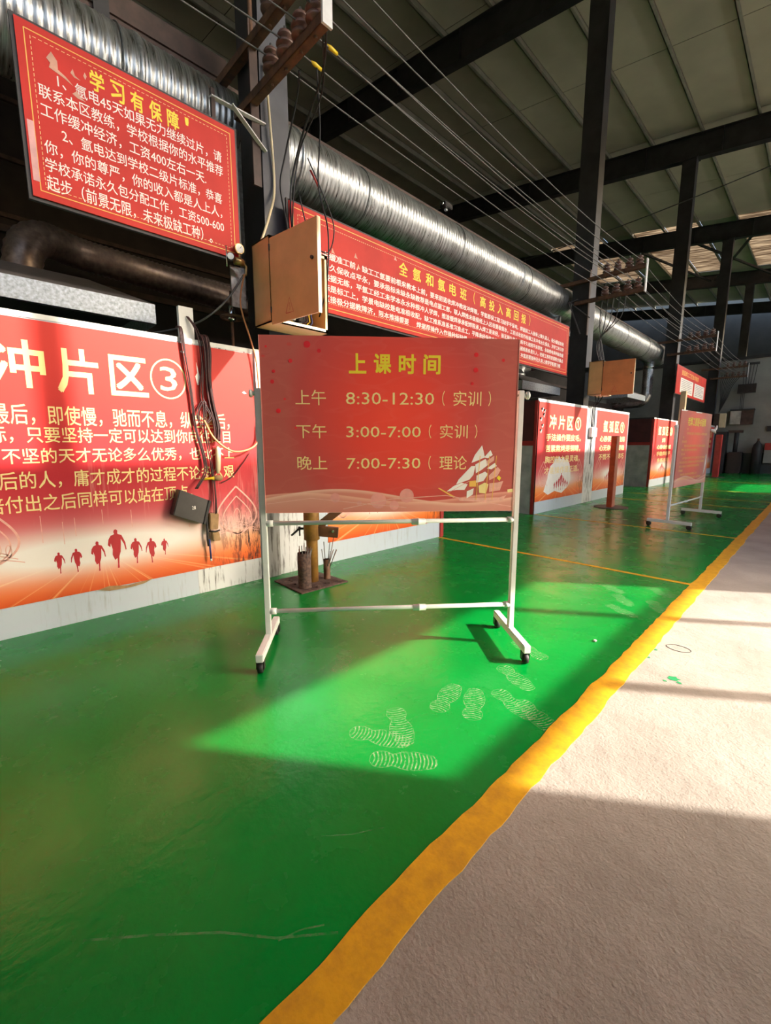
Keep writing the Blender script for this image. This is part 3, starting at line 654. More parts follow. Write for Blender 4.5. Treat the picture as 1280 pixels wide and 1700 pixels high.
RZ = [(.50, .405, .16, 1), (.61, .395, .18, -1), (.745, .375, .235, 1), (.875, .372, .315, 1), (1.012, .385, .21, 1), (1.130, .368, .21, -1), (1.232, .418, .14, 1)]
for x_, z_, h_, ln in RZ: MB().prism([(x_ + a, z_ + b_) for a, b_ in runner_poly(h_, ln)][::ln], F, .0006).build('runner_print', red_ink, b3)
mb = MB(); lotus(mb, F, 1.90, .50, .40, .46); mb.build('lotus_print', pink_ink, b3)
mb = MB(); lotus(mb, F, 0.12, .52, .34, .42); mb.build('lotus_print', pink_ink, b3)
for y_, z_, r_ in ((.42, .72, .07), (.545, .68, .06), (.62, .72, .05), (1.0, .74, .05), (1.45, .68, .05), (.8, .78, .04)):
    MB().ribbon([(y_, z_ - r_), (y_, z_ + r_ * 1.8)], .004, F).build('light_trail', pink_ink, b3)
for y_, z_ in ((1.49, 2.12), (2.03, 1.83)): MB().prism([(y_ - .02, z_), (y_, z_ + .012), (y_ + .025, z_ - .006), (y_, z_ - .012)], F, .002).build('tear', white_ink, b3)
MB().prism([(1.60, 2.05), (1.625, 1.93), (1.61, 1.86), (1.60, 1.86), (1.585, 1.93), (1.605, 1.96)], F, .002).build('tear', white_ink, b3)

b2, F = on_wall_banner('red runner banner seen under the mobile board, behind yellow post', 2.98, 5.03, .24, 2.19, poster_runner('runner_print_middle', 0.46, 0.26, 0.19), group=None)
for i, (h_, ln) in enumerate(((.16, 1), (.20, -1), (.24, 1), (.30, 1), (.22, 1), (.20, -1), (.15, 1))):
    MB().prism([(3.62 + .14 * i + a, .50 + b_) for a, b_ in runner_poly(h_, ln)][::ln], F, .0006).build('runner_print', red_ink, b2)
mb = MB(); lotus(mb, F, 3.2, .50, .34, .42); lotus(mb, F, 4.8, .5, .34, .42); mb.build('lotus_print', pink_ink, b2)
text('title_line', '氩弧区③', cream_ink, b2, F, 3.3, 4.6, 1.75, 2.0, .02)

def far_banner(label, y0, y1, title, rows, z0=.24, z1=2.15, key='a', tz=(1.66, 1.93), runners=True, peel=False):
    t, F = on_wall_banner(label, y0, y1, z0, z1, poster_runner('runner_print_' + key, 0.5, 0.26, 0.20))
    w_ = y1 - y0
    chars(title, cream_ink, t, F, y0 + w_ * .20, y0 + w_ * .86, tz[0], tz[1], .03, .7)
    for k, (s_, a, b_) in enumerate(rows):
        z = 1.42 - .22 * k; text('text_line', s_, cream_ink, t, F, y0 + w_ * a, y0 + w_ * b_, z, z + .14, .02)
    for i, h_ in enumerate((.18, .22, .28, .36, .28, .22, .18)):
        MB().prism([(y0 + w_ * (.36 + .045 * i) + a, .40 + b_) for a, b_ in runner_poly(h_)], F, .0006).build('runner_print', red_ink, t)
    mb = MB(); lotus(mb, F, y0 + .3, .52, .40, .50); lotus(mb, F, y1 - .28, .52, .40, .50); mb.build('lotus_print', pink_ink, t)
    return t, F
t, F = far_banner('red banner with circled 1 on the second booth, nearer of its two', 7.99, 10.33, '冲片区①', [('手法操作要皮毛，', .15, .88), ('苦累熬烤是钢睛，', .15, .88), ('胸控能力是灵魂，', .15, .88), ('才能操作是正道。', .15, .88)], key='b')
MB().prism([(8.35, .42), (8.55, .34), (8.85, .40), (9.2, .33), (9.5, .45), (9.62, .60), (9.60, .80), (9.52, .95), (9.40, 1.05), (9.28, 1.02), (9.20, 1.10), (9.08, 1.04), (9.0, 1.12), (8.92, 1.05), (8.82, 1.08), (8.74, .98), (8.60, .92), (8.52, .78), (8.45, .60)], wall_frame(-3.9138), .0004).build('bare_patch', white_ink, t)['label'] = 'patch where the print has worn to white'
mb = MB()
for y_, z_ in ((8.12, 2.0), (8.2, 1.9), (8.08, 1.82), (8.16, 1.7), (8.22, 1.98), (8.1, 1.6)):
    mb.prism([(y_ + .07 * math.cos(2.39 * k) * (.6 + .4 * (k % 2)), z_ + .06 * math.sin(2.39 * k) * (.6 + .4 * (k % 2))) for k in range(5)], F, .004)
mb.build('flower_print', white_ink, t)
far_banner('red banner on the second booth behind the orange-red post', 10.95, 13.25, '氩弧区①', [('心静要忍耐我得', .12, .92), ('心无杂念手要稳', .12, .92), ('不慌不忙手要巧', .12, .92)], key='c')
far_banner('narrow-looking red banner on the third booth, left of farther mobile board', 15.8, 18.5, '氩弧区②', [('焊', .4, .55), ('心静自然成', .2, .85), ('手稳焊缝平', .2, .85), ('多练多看', .25, .8)], key='d')
far_banner('small dark red banner on the farthest booth, behind farther mobile board', 22.95, 26.0, '冲片区②', [('手稳心静', .2, .85), ('多看多练', .2, .85)], key='e')

# ------------------------------------------------------------------ upper notice and long banner
def hung_notice(name, label, y0, y1, z0, z1, x=-3.90, m=plain_red):
    t = thing(name, label, 'notice board', (x, (y0 + y1) / 2, z0))
    MB().box((x - .012, y0, z0), (x, y1, z1)).build('print_sheet', m, t)
    fr = MB(); e = .022
    fr.box((x - .04, y0 - e, z0 - e), (x - .013, y1 + e, z0)); fr.box((x - .04, y0 - e, z1), (x - .013, y1 + e, z1 + e)); fr.box((x - .04, y0 - e, z0), (x - .013, y0, z1)); fr.box((x - .04, y1, z0), (x - .013, y1 + e, z1))
    fr.build('frame', dark_steel, t); return t, wall_frame(x + .0006)
def border(t, F, y0, y1, z0, z1, inset, wd, m, dash=False):
    a, b_, c, d = y0 + inset, y1 - inset, z0 + inset, z1 - inset
    mb = MB()
    for p, q_ in (((a, c), (b_, c)), ((b_, c), (b_, d)), ((b_, d), (a, d)), ((a, d), (a, c))):
        L = math.hypot(q_[0] - p[0], q_[1] - p[1]); n = int(L / .03) if dash else 1
        for k in range(n):
            u = k / n; v_ = (k + (.6 if dash else 1)) / n
            mb.ribbon([(p[0] + (q_[0] - p[0]) * u, p[1] + (q_[1] - p[1]) * u), (p[0] + (q_[0] - p[0]) * v_, p[1] + (q_[1] - p[1]) * v_)], wd, F, .0004)
    mb.build('border_line', m, t)
un, F = hung_notice('hanging_notice', 'red notice hung high on the left, yellow title, seven white lines', .59, 2.05, 2.985, 4.02)
border(un, F, .59, 2.05, 2.985, 4.02, .045, .006, gold_ink); border(un, F, .59, 2.05, 2.985, 4.02, .075, .003, cream_ink, True)
chars('学习有保障＇', yellow_ink, un, F, .985, 1.705, 3.803, 3.925, .026, .66)
U = [('1、氩电45天如果无力继续过片，请', .79, 1.92, 3.712, 3.795), ('联系本区教练，学校根据你的水平推荐', .68, 1.925, 3.605, 3.69), ('工作缓冲经济，工资400左右一天.', .68, 1.775, 3.495, 3.58), ('2、氩电达到学校二级片标准，恭喜', .785, 1.905, 3.385, 3.468), ('你，你的尊严，你的收入都是人上人，', .68, 1.90, 3.275, 3.360), ('学校承诺永久包分配工作，工资500-600', .675, 1.91, 3.165, 3.25), ('起步（前景无限，未来极缺工种）。', .672, 1.80, 3.045, 3.145)]
for s_, a, b_, z0, z1 in U: text('text_line', s_, white_ink, un, F, a, b_, z0, z1, .012)
for pts in ([(.74, 3.86), (.77, 3.91), (.80, 3.87), (.80, 3.82), (.84, 3.80), (.88, 3.765), (.82, 3.79), (.75, 3.81), (.76, 3.84)], [(.87, 3.84), (.885, 3.87), (.895, 3.835), (.925, 3.82), (.89, 3.822)], [(.945, 3.86), (.955, 3.885), (.965, 3.865), (.955, 3.84)], [(.87, 3.715), (.90, 3.745), (.915, 3.715), (.945, 3.70), (.90, 3.70)]):
    MB().prism(pts, F, .002).build('torn_paper', mat('torn_paper', (.72, .40, .30), .8), un)
MB().box((-3.9, .60, 3.08), (-3.898, .635, 3.44)).build('worn_edge', mat('worn_pink_edge', (.78, .42, .42), .5), un)

ln, F = hung_notice('long_banner', 'very long red banner under the silver duct, white small print rows', 2.58, 9.07, 2.735, 3.665)
border(ln, F, 2.58, 9.07, 2.735, 3.665, .045, .008, gold_ink); border(ln, F, 2.58, 9.07, 2.735, 3.665, .095, .004, cream_ink, True)
for k, ch in enumerate('全氩和氩电班（高投入高回报）'):
    y_ = 4.12 + .255 * k * .985; w_ = .15
    hz = .145
    if ch in '（）': text('title_character', ch, yellow_ink, ln, F, y_ + (.08 if ch == '（' else .02), y_ + (.12 if ch == '（' else .06), 3.39, 3.56, .0)
    else: text('title_character', ch, yellow_ink, ln, F, y_, y_ + w_, 3.395, 3.395 + hz, .022)
pool = '氩电学校工作经济缓冲联系本区教练根据水平推荐标准承诺永久分配前景无限未来极缺工种收入都是人上人学习保障操作要点焊接'
rng = random.Random(3)
def rowtext(n):
    s_ = ''.join(rng.choice(pool) for _ in range(n)); s_ = list(s_)
    for k in range(7 + rng.randint(0, 5), n - 3, 12 + rng.randint(0, 6)): s_[k] = '，'
    return ''.join(s_)
rows = [(2.78, 8.85, 3.255, 3.335, 66), (2.70, 8.86, 3.150, 3.230, 68), (2.70, 8.86, 3.045, 3.125, 68), (2.70, 8.86, 2.940, 3.020, 68), (2.70, 4.3, 2.835, 2.915, 18), (4.45, 8.75, 2.835, 2.915, 46), (2.70, 3.95, 3.36, 3.42, 0)]
for a, b_, z0, z1, n in rows:
    if n: text('small_print_row', rowtext(n), white_ink, ln, F, a, b_, z0 + .004, z1 - .004, .02)['kind'] = 'stuff'
for a, z_ in ((3.42, 3.40), (3.46, 3.30), (4.05, 3.55), (3.10, 3.36)): MB().prism([(a - .02, z_ - .02), (a, z_ + .03), (a + .012, z_), (a + .03, z_ - .02)], F, .002).build('torn_paper', _m['torn_paper'], ln)
# small far sign
fs, F = hung_notice('small_notice', 'small red notice with two white charts beside the third column', 17.9, 22.9, 3.10, 4.05)
text('title_line', '氩弧焊工工艺技术要求', gold_ink, fs, F, 18.6, 21.4, 3.78, 3.95, .02)
for a, b_ in ((18.5, 20.5), (20.75, 22.6)):
    MB().box((-3.9, a, 3.18), (-3.895, b_, 3.68)).build('white_chart', white_ink, fs)
    mb = MB()
    for k in range(7): mb.ribbon([(a + .15, 3.62 - .06 * k), (b_ - .2 - .3 * (k % 3 == 1), 3.62 - .06 * k)], .015, F, .0055)
    mb.build('chart_lines', mat('grey_ink', (.25, .27, .32), .6), fs)

for y_ in (18.45, 18.6): MB().box((-4.06, y_, 3.5), (-3.93, y_ + .05, 3.6)).build('mounting_arm', dark_steel, fs)

# ------------------------------------------------------------------ electrical boxes
def ebox(y, label, group='open electrical boxes on the columns', m_side=beige, m_door=tan, first=None):
    t = thing('electrical_box', label, 'electrical box', (-3.9, y, 2.43), 0, group)
    x0, x1, y1, z0, z1 = -3.90, -3.60, y + .63, 2.43, 3.14
    MB().box((x0, y, z0), (x1, y + .012, z1)).build('side_panel', m_side, t); MB().box((x0, y1 - .012, z0), (x1, y1, z1)).build('side_panel', m_side, t)
    MB().box((x0, y, z0), (x1, y1, z0 + .012)).build('bottom_panel', m_side, t); MB().box((x0, y, z1 - .012), (x1, y1, z1)).build('top_panel', m_side, t)
    MB().box((x0, y, z0), (x0 + .012, y1, z1)).build('back_panel', hood_grey, t)
    fr = MB(); fr.box((x1 - .01, y, z0), (x1, y + .035, z1)); fr.box((x1 - .01, y1 - .035, z0), (x1, y1, z1)); fr.box((x1 - .01, y, z0), (x1, y1, z0 + .035)); fr.box((x1 - .01, y, z1 - .035), (x1, y1, z1)); fr.build('front_flange', beige, t)
    mb = MB(); mb.box((x0 + .02, y + .08, z0 + .08), (x0 + .03, y1 - .08, z1 - .08)); mb.build('mounting_plate', wire_grey, t)
    for k in range(4):
        br = MB().box((x0 + .03, y + .12 + .1 * k, z0 + .12), (x0 + .10, y + .19 + .1 * k, z0 + .24)).build('breaker', black_plastic if k % 2 else white_paint, t, .004)
        MB().box((x0 + .10, y + .145 + .1 * k, z0 + .17), (x0 + .12, y + .165 + .1 * k, z0 + .20)).build('toggle', white_paint, br)
        col_ = (cable_black, cable_maroon, yellow_tape, cable_blue)[k]
        MB().tube([(x0 + .07, y + .155 + .1 * k, z0 + .12), (x0 + .12, y + .17 + .1 * k, z0 + .06), (x0 + .18, y + .30 + .06 * k, z0 + .04), (x0 + .2, y + .42 + .03 * k, z0 + .10), (x0 + .08, y + .44 + .03 * k, z0 + .5)], .006, 6).build('inner_wire', col_, t)
    # open door
    a = V((x1, y, 0)); d = V((.60, .065, 0)).normalized() * .61; nn = V((-d.y, d.x, 0)).normalized() * .016
    zc0, zc1 = z0 - .03, z1 - .03
    vs = [a, a + d, a + d + nn, a + nn]
    door = MB().add([V((p.x, p.y, z)) for z in (zc0, zc1) for p in vs], [(3, 2, 1, 0), (4, 5, 6, 7), (0, 1, 5, 4), (1, 2, 6, 5), (2, 3, 7, 6), (3, 0, 4, 7)]).build('door', m_door, t, .003)
    e = a + d; MB().add([V((p.x, p.y, z)) for z in (zc0, zc1) for p in (e, e + nn * 2.2, e + nn * 2.2 - d * .006, e - d * .006 + V((0, 0, 0)))], [(3, 2, 1, 0), (4, 5, 6, 7), (0, 1, 5, 4), (1, 2, 6, 5), (2, 3, 7, 6), (3, 0, 4, 7)]).build('door_lip', beige, door)
    dn = d.normalized(); FD = M4(((dn.x, 0, -nn.normalized().x * 1, a.x), (dn.y, 0, -nn.normalized().y, a.y), (0, 1, 0, 0), (0, 0, 0, 1))); FD.translation = a - nn.normalized() * .0008
    mb = MB(); mb.ribbon([(.20, zc0 + .06), (.30, zc0 + .06), (.25, zc0 + .18), (.20, zc0 + .06)], .006, FD, 0); mb.ribbon([(.25, zc0 + .14), (.243, zc0 + .11), (.257, zc0 + .11), (.25, zc0 + .08)], .004, FD, 0); mb.build('warning_triangle', red_ink, door)
    lk = MB().cyl(a + dn * .55 + V((0, 0, zc0 + .42)) - nn * .1, a + dn * .55 + V((0, 0, zc0 + .42)) - nn * 1.0, .014, 10).build('lock', black_plastic, door)
    for z in (zc0 + .1, zc1 - .1): MB().cyl((x1 + .004, y - .004, z), (x1 + .004, y - .004, z + .05), .006, 8).build('hinge', wire_grey, t)
    return t
ebox(2.165, 'beige electrical box with open tan door on the nearest column', m_side=tan)
ebox(10.20, 'orange-tan electrical box with open door on the second column', m_side=tan, m_door=tan2)
for y in (2.3, 10.4):
    tag(MB().box((-4.05, y + .0, 3.0), (-3.90, y + .3, 3.06)).build('box_bracket', dark_steel), 'dark bracket holding the ' + ('nearest' if y < 5 else 'second') + ' electrical box to its column', 'bracket')
# cables dropping from the rack into the box
def cable(pts, r, m, label, n=6, group=None, cat='cable', sm=True):
    P = [V(p) for p in pts]
    if sm and len(P) > 2:
        Q = []
        for i in range(len(P) - 1):
            p0 = P[max(i - 1, 0)]; p1 = P[i]; p2 = P[i + 1]; p3 = P[min(i + 2, len(P) - 1)]
            for k in range(6):
                t = k / 6; Q.append(.5 * ((2 * p1) + (-p0 + p2) * t + (2 * p0 - 5 * p1 + 4 * p2 - p3) * t * t + (-p0 + 3 * p1 - 3 * p2 + p3) * t ** 3))
        P = Q + [P[-1]]
    return tag(MB().tube(P, r, n).build('cable', m), label, cat, group)
cable([(-3.42, 2.4, 4.4), (-3.6, 2.5, 4.35), (-3.85, 2.52, 4.0), (-3.9, 2.49, 3.75), (-3.8, 2.48, 3.4), (-3.75, 2.48, 3.10)], .008, cable_black, 'black cable dropping down the nearest column into its box, leftmost')
cable([(-3.0, 2.36, 4.5), (-3.3, 2.55, 4.4), (-3.75, 2.62, 4.1), (-3.9, 2.60, 3.7), (-3.78, 2.55, 3.10)], .010, cable_black, 'thick black cable from the outer rack end to the nearest box')
cable([(-3.05, 2.36, 4.5), (-3.4, 2.62, 4.35), (-3.8, 2.66, 4.1), (-3.88, 2.62, 3.7), (-3.74, 2.50, 3.12)], .007, cable_black, 'thin black cable beside the thick one above the nearest box')
cable([(-4.02, 2.44, 4.80), (-4.0, 2.46, 4.4), (-4.02, 2.5, 3.8), (-3.9, 2.36, 3.45), (-3.85, 2.22, 3.14)], .012, beige, 'cream conduit running down the nearest column face')
cable([(-3.85, 2.66, 3.75), (-3.8, 2.75, 3.35), (-3.75, 2.92, 3.25), (-3.72, 2.98, 3.5), (-3.75, 2.85, 3.80), (-3.8, 2.74, 4.05)], .006, cable_black, 'black cable looping to a red tip beside the nearest column')
tag(MB().cyl((-3.76, 2.83, 3.82), (-3.79, 2.76, 3.95), .010, 8).build('cable_tip', red_trim), 'red sleeve on the looping cable by the nearest column', 'cable sleeve')
cable([(-3.47, 2.62, 4.57), (-3.6, 2.74, 4.2), (-3.72, 2.80, 3.8), (-3.65, 2.85, 3.4), (-3.62, 2.80, 2.9), (-3.70, 2.76, 2.6)], .007, cable_black, 'thin black cable hanging in front of the long banner to the box')
for k in range(5):
    x = -3.3 - .12 * k
    cable([(x, 10.35, 4.45), (x - .1, 10.4 + .05 * k, 4.0), (-3.85, 10.45 + .06 * k, 3.6), (-3.75, 10.40 + .08 * k, 3.13)], .010, cable_black if k % 2 else wire_grey, 'cable dropping from the second rack into its box, ' + ['leftmost', 'second from the left', 'middle', 'second from the right', 'rightmost'][4 - k], group='cables above the second electrical box')
for k in range(3):
    cable([(-3.8 + .05 * k, 10.4 + .1 * k, 2.43), (-3.78, 10.42 + .1 * k, 2.30), (-3.86, 10.5 + .07 * k, 2.18), (-3.89, 10.55 + .08 * k, 1.75)], .010, cable_black, 'cable looping out under the second electrical box, ' + ['left', 'middle', 'right'][k], group='cables under the second box')
t = thing('switch_box', 'small white switch box with dangling leads between the two far banners', 'switch box', (-3.9, 10.6, 1.5))
MB().box((-3.92, 10.48, 1.52), (-3.84, 10.80, 1.74)).build('casing', white_paint, t, .01); MB().box((-3.845, 10.55, 1.58), (-3.83, 10.72, 1.68)).build('cover', beige, t, .004)
for k in range(2): MB().tube([(-3.89, 10.55 + .12 * k, 1.52), (-3.89, 10.60, 1.2), (-3.89, 10.62, .9)], .008, 6).build('lead', cable_black, t)

# ------------------------------------------------------------------ mobile boards on castors
def board_frame(t, off):            # text frame on the camera-side face (local -Y)
    return world(t) @ M4(((1, 0, 0, 0), (0, 0, -1, -off), (0, 1, 0, 0), (0, 0, 0, 1)))
def mobile_stand(t, Wd, post_h, bars, foot0, foot1, sleeves, col=white_paint, wheel=0.032, knob=True, post_w=.034):
    T = world(t)
    for x in (0.0, Wd):
        MB(T).box((x - post_w / 2, -.02, .12), (x + post_w / 2, .02, post_h)).build('post', col, t, .003)
        ft = MB(T).box((x - .022, foot0, .075), (x + .022, foot1, .125)).build('foot_bar', col, t, .004)
        for y in (foot0 + .03, foot1 - .03):
            c = MB(T); c.tube([(x - .016, y, wheel), (x - .013, y, wheel), (x + .013, y, wheel), (x + .016, y, wheel)], [wheel * .8, wheel, wheel, wheel * .8], 18)
            cw_ = c.build('castor_wheel', black, t)
            f = MB(T); f.box((x - .024, y - .012, wheel - .008), (x - .018, y + .022, .072)); f.box((x + .018, y - .012, wheel - .008), (x + .024, y + .022, .072)); f.box((x - .024, y - .018, .068), (x + .024, y + .024, .076)); f.cyl((x - .026, y, wheel), (x + .026, y, wheel), .006, 8)
            f.build('castor_fork', black_plastic, cw_)
            b_ = MB(T); b_.box((x - .012, y + .018, wheel + .01), (x + .012, y + .042, wheel + .026)); b_.build('brake_tab', black_plastic, cw_, .003)
        s_ = -1 if x == 0 else 1
        if knob:
            k_ = MB(T); k_.cyl((x + s_ * .015, 0, post_h - .03), (x + s_ * .035, 0, post_h - .03), .012, 12); k_.tube([(x + s_ * .035, 0, post_h - .03), (x + s_ * .04, 0, post_h - .03), (x + s_ * .052, 0, post_h - .03), (x + s_ * .056, 0, post_h - .03)], [.018, .024, .024, .018], 18); k_.build('pivot_knob', white_paint, t)
            MB(T).cyl((x - s_ * .03, 0, post_h - .03), (x - s_ * .01, 0, post_h - .03), .008, 10).build('pivot_pin', wire_grey, t)
    for z, xs in zip(bars, sleeves):
        b_ = MB(T).cyl((.012, 0, z), (Wd - .012, 0, z + .006), .014, 16).build('crossbar', col, t)
        MB(T).cyl((.014, 0, z), (.055, 0, z), .0205, 16).build('end_sleeve', white_paint, b_); MB(T).cyl((Wd - .05, 0, z + .006), (Wd - .014, 0, z + .006), .0205, 16).build('end_sleeve', white_paint, b_)
        if xs:
            s2 = MB(T); s2.tube([(xs - .045, 0, z), (xs - .042, 0, z), (xs - .008, 0, z), (xs - .006, 0, z), (xs + .0, 0, z), (xs + .002, 0, z), (xs + .04, 0, z), (xs + .043, 0, z)], [.018, .021, .021, .0235, .0235, .021, .021, .018], 18); s2.build('joint_sleeve', white_paint, b_)
mbd = thing('mobile_board', 'red mobile class-time board on white castor frame, nearest the camera', 'board', (-2.46, 1.37, 0), math.atan2(.758, .653))
mobile_stand(mbd, 1.622, 1.685, (.857, .276), -.305, .29, (.983, .996))
T = world(mbd); PX0, PX1, PZ0, PZ1 = .022, 1.586, .93, 1.985
pn = MB(T).box((PX0, -.034, PZ0), (PX1, -.024, PZ1)).build('board_sheet', poster_board('class_time_print'), mbd)
MB(T).box((PX0 + .004, -.024, PZ0 + .004), (PX1 - .004, -.012, PZ1 - .004)).build('backing_board', white_paint, mbd)
e = MB(T); e.box((PX0 - .003, -.036, PZ0 - .002), (PX1 + .003, -.022, PZ0)); e.box((PX0 - .003, -.036, PZ0), (PX0, -.022, PZ1)); e.box((PX1, -.036, PZ0), (PX1 + .003, -.022, PZ1)); e.build('edge_trim', pink_ink, mbd)
F = board_frame(mbd, .0346)
chars('上课时间', yellow_ink, mbd, F, .548, 1.098, 1.775, 1.885, .034, .66)
for (z0, z1, a, b_, a1, b1) in ((1.585, 1.675, '上午', '8:30-12:30（实训）', .525, 1.435), (1.388, 1.472, '下午', '3:00-7:00（实训）', .525, 1.375), (1.195, 1.28, '晚上', '7:00-7:30（理论）', .525, 1.34)):
    text('text_line', a, cream_ink, mbd, F, .223, .405, z0, z1, .006)
    n_ = b_.index('（'); w_t = (b1 - a1); fr = {18: .58}.get(len(b_), None)
    cut = {'8:30-12:30（实训）': 1.065, '3:00-7:00（实训）': .985, '7:00-7:30（理论）': .985}[b_]
    text('text_line', b_[:n_], cream_ink, mbd, F, a1, cut, z0 + .006, z1 - .012, .006)
    k0 = cut + .05
    text('text_line', '（', cream_ink, mbd, F, k0, k0 + .016, z0, z1, .0)
    text('text_line', b_[n_ + 1:n_ + 3], cream_ink, mbd, F, k0 + .07, k0 + .245, z0, z1, .004)
    if '理' not in b_: text('text_line', '）', cream_ink, mbd, F, k0 + .29, k0 + .306, z0, z1, .0)
# printed sailing ship
ship = [([(1.375, 1.345), (1.33, 1.285), (1.31, 1.235), (1.35, 1.25), (1.395, 1.27), (1.385, 1.31)], white_ink), ([(1.31, 1.215), (1.23, 1.13), (1.215, 1.10), (1.30, 1.13), (1.325, 1.16), (1.335, 1.215)], white_ink),
        ([(1.20, 1.09), (1.155, 1.055), (1.22, 1.065), (1.27, 1.065), (1.29, 1.10), (1.25, 1.11)], white_ink), ([(1.335, 1.225), (1.34, 1.17), (1.375, 1.19), (1.42, 1.225), (1.40, 1.26)], white_ink),
        ([(1.43, 1.315), (1.39, 1.27), (1.415, 1.265), (1.445, 1.285)], white_ink), ([(1.455, 1.28), (1.405, 1.245), (1.41, 1.22), (1.455, 1.25)], pink_ink), ([(1.46, 1.235), (1.41, 1.20), (1.44, 1.195), (1.475, 1.215)], white_ink),
        ([(1.345, 1.155), (1.345, 1.11), (1.39, 1.12), (1.42, 1.165), (1.40, 1.18)], white_ink), ([(1.36, 1.09), (1.365, 1.045), (1.41, 1.04), (1.425, 1.10), (1.40, 1.11)], cream_ink), ([(1.285, 1.055), (1.285, 1.01), (1.325, 1.035), (1.33, 1.075)], white_ink),
        ([(1.425, 1.155), (1.43, 1.125), (1.48, 1.15), (1.50, 1.19), (1.48, 1.21)], pink_ink), ([(1.43, 1.105), (1.43, 1.05), (1.50, 1.06), (1.52, 1.12), (1.48, 1.11)], pink_ink), ([(1.30, 1.12), (1.30, 1.085), (1.345, 1.085), (1.345, 1.125)], gold_ink), ([(1.475, 1.14), (1.49, 1.155), (1.505, 1.14), (1.495, 1.12)], yellow_ink),
        ([(1.23, 1.01), (1.24, .995), (1.40, .985), (1.52, .995), (1.545, 1.03), (1.50, 1.015), (1.35, 1.012)], pink_ink), ([(1.10, 1.075), (1.105, 1.08), (1.185, 1.035), (1.215, 1.02), (1.20, 1.015)], gold_ink)]
for pts, m_ in ship: MB().prism(pts, F, .0005).build('ship_print', m_, mbd)
for x_ in (1.345, 1.405, 1.45): MB().ribbon([(x_, 1.0), (x_ + .02, 1.28)], .004, F).build('mast_print', gold_ink, mbd)
for pts, wd in (([(1.55, 1.055), (1.585, 1.06)], .02), ([(1.17, 1.05), (1.30, 1.12)], .003), ([(.03, .985), (.3, 1.02), (.6, .985), (.9, .955)], .004), ([(.50, .95), (.8, 1.01), (1.15, 1.03), (1.4, .985), (1.58, .955)], .005)):
    MB().ribbon(pts, wd, F).build('wave_print', cream_ink if wd > .01 else pink_ink, mbd)
for x_, z_, r_ in ((.72, 1.0, .05), (.90, 1.03, .045), (.60, .985, .015), (.45, 1.02, .03), (.82, .97, .03)):
    MB().prism([(x_ + r_ * math.cos(2 * PI * k / 18), z_ + r_ * math.sin(2 * PI * k / 18)) for k in range(18)], F, .0003).build('light_spot_print', mat('rose_print', (.80, .34, .30), .4), mbd)
for x_, z_, r_ in ((.30, 1.935, .020), (.37, 1.90, .012), (.20, 1.84, .012), (.10, 1.78, .010), (.09, 1.72, .012), (.12, 1.55, .014), (.16, 1.62, .007), (.06, 1.92, .007), (1.32, 1.89, .014), (1.32, 1.80, .015), (1.30, 1.72, .010), (1.49, 1.86, .010), (.22, 1.45, .007)):
    MB().prism([(x_ + r_ * math.cos(2 * PI * k / 14), z_ + r_ * math.sin(2 * PI * k / 14)) for k in range(14)], F, .0003).build('red_dot_print', mat('bright_red_print', (.78, .02, .03), .4), mbd)

mb2 = thing('mobile_board', 'farther mobile board with yellow text, turned away on its frame', 'board', (-1.73, 8.25, 0), math.atan2(1.82, .13))
mobile_stand(mb2, 1.83, 1.66, (.36,), -.34, .30, (.9,), wheel=.04, post_w=.04)
T2 = world(mb2); MB(T2).box((.03, -.036, .655), (1.80, -.024, 1.90)).build('board_sheet', poster_board('rules_print'), mb2); MB(T2).box((.035, -.024, .66), (1.795, -.012, 1.895)).build('backing_board', white_paint, mb2)
F2 = board_frame(mb2, .0366)
text('title_line', '老焊工都是4S钢琴'[:5] + '45保障', yellow_ink, mb2, F2, .42, 1.45, 1.66, 1.80, .022)
rr = random.Random(5)
for k, (a, b_) in enumerate(((.42, .48), (.42, 1.60), (.25, .30), (.22, .45), (.35, 1.55), (.22, 1.10), (.24, .42), (.32, 1.60), (.18, 1.58), (.18, 1.3), (.18, .40), (.30, 1.2), (.16, 1.50))):
    z = 1.58 - .068 * k; n_ = max(1, int((b_ - a) / .055)); text('text_line', ''.join(rr.choice(pool) for _ in range(n_)), gold_ink, mb2, F2, a, b_, z, z + .042, .01)
for pts in ([(.30, 1.885), (.36, 1.90), (.30, 1.90), (.05, 1.90), (.04, 1.88)], [(.80, 1.90), (.82, 1.88), (1.15, 1.885), (1.16, 1.90)]): MB().prism(pts, F2, .002).build('torn_paper', white_ink, mb2)
MB().prism([(1.66, 1.15), (1.70, 1.18), (1.72, 1.0), (1.66, .86), (1.60, .80), (1.63, .92)], F2, .002).build('torn_paper', white_ink, mb2)
MB().tube([F2 @ V(p) for p in ((1.80, 1.62, .0), (1.95, 1.60, .02), (2.02, 1.56, .03))], [.02, .03, .015], 8).build('rag_knot', white_ink, mb2)
MB().tube([F2 @ V(p) for p in ((1.95, 1.60, .02), (2.08, 1.64, .02), (2.12, 1.70, .02))], [.02, .02, .012], 8).build('rag_knot', white_ink, mb2)

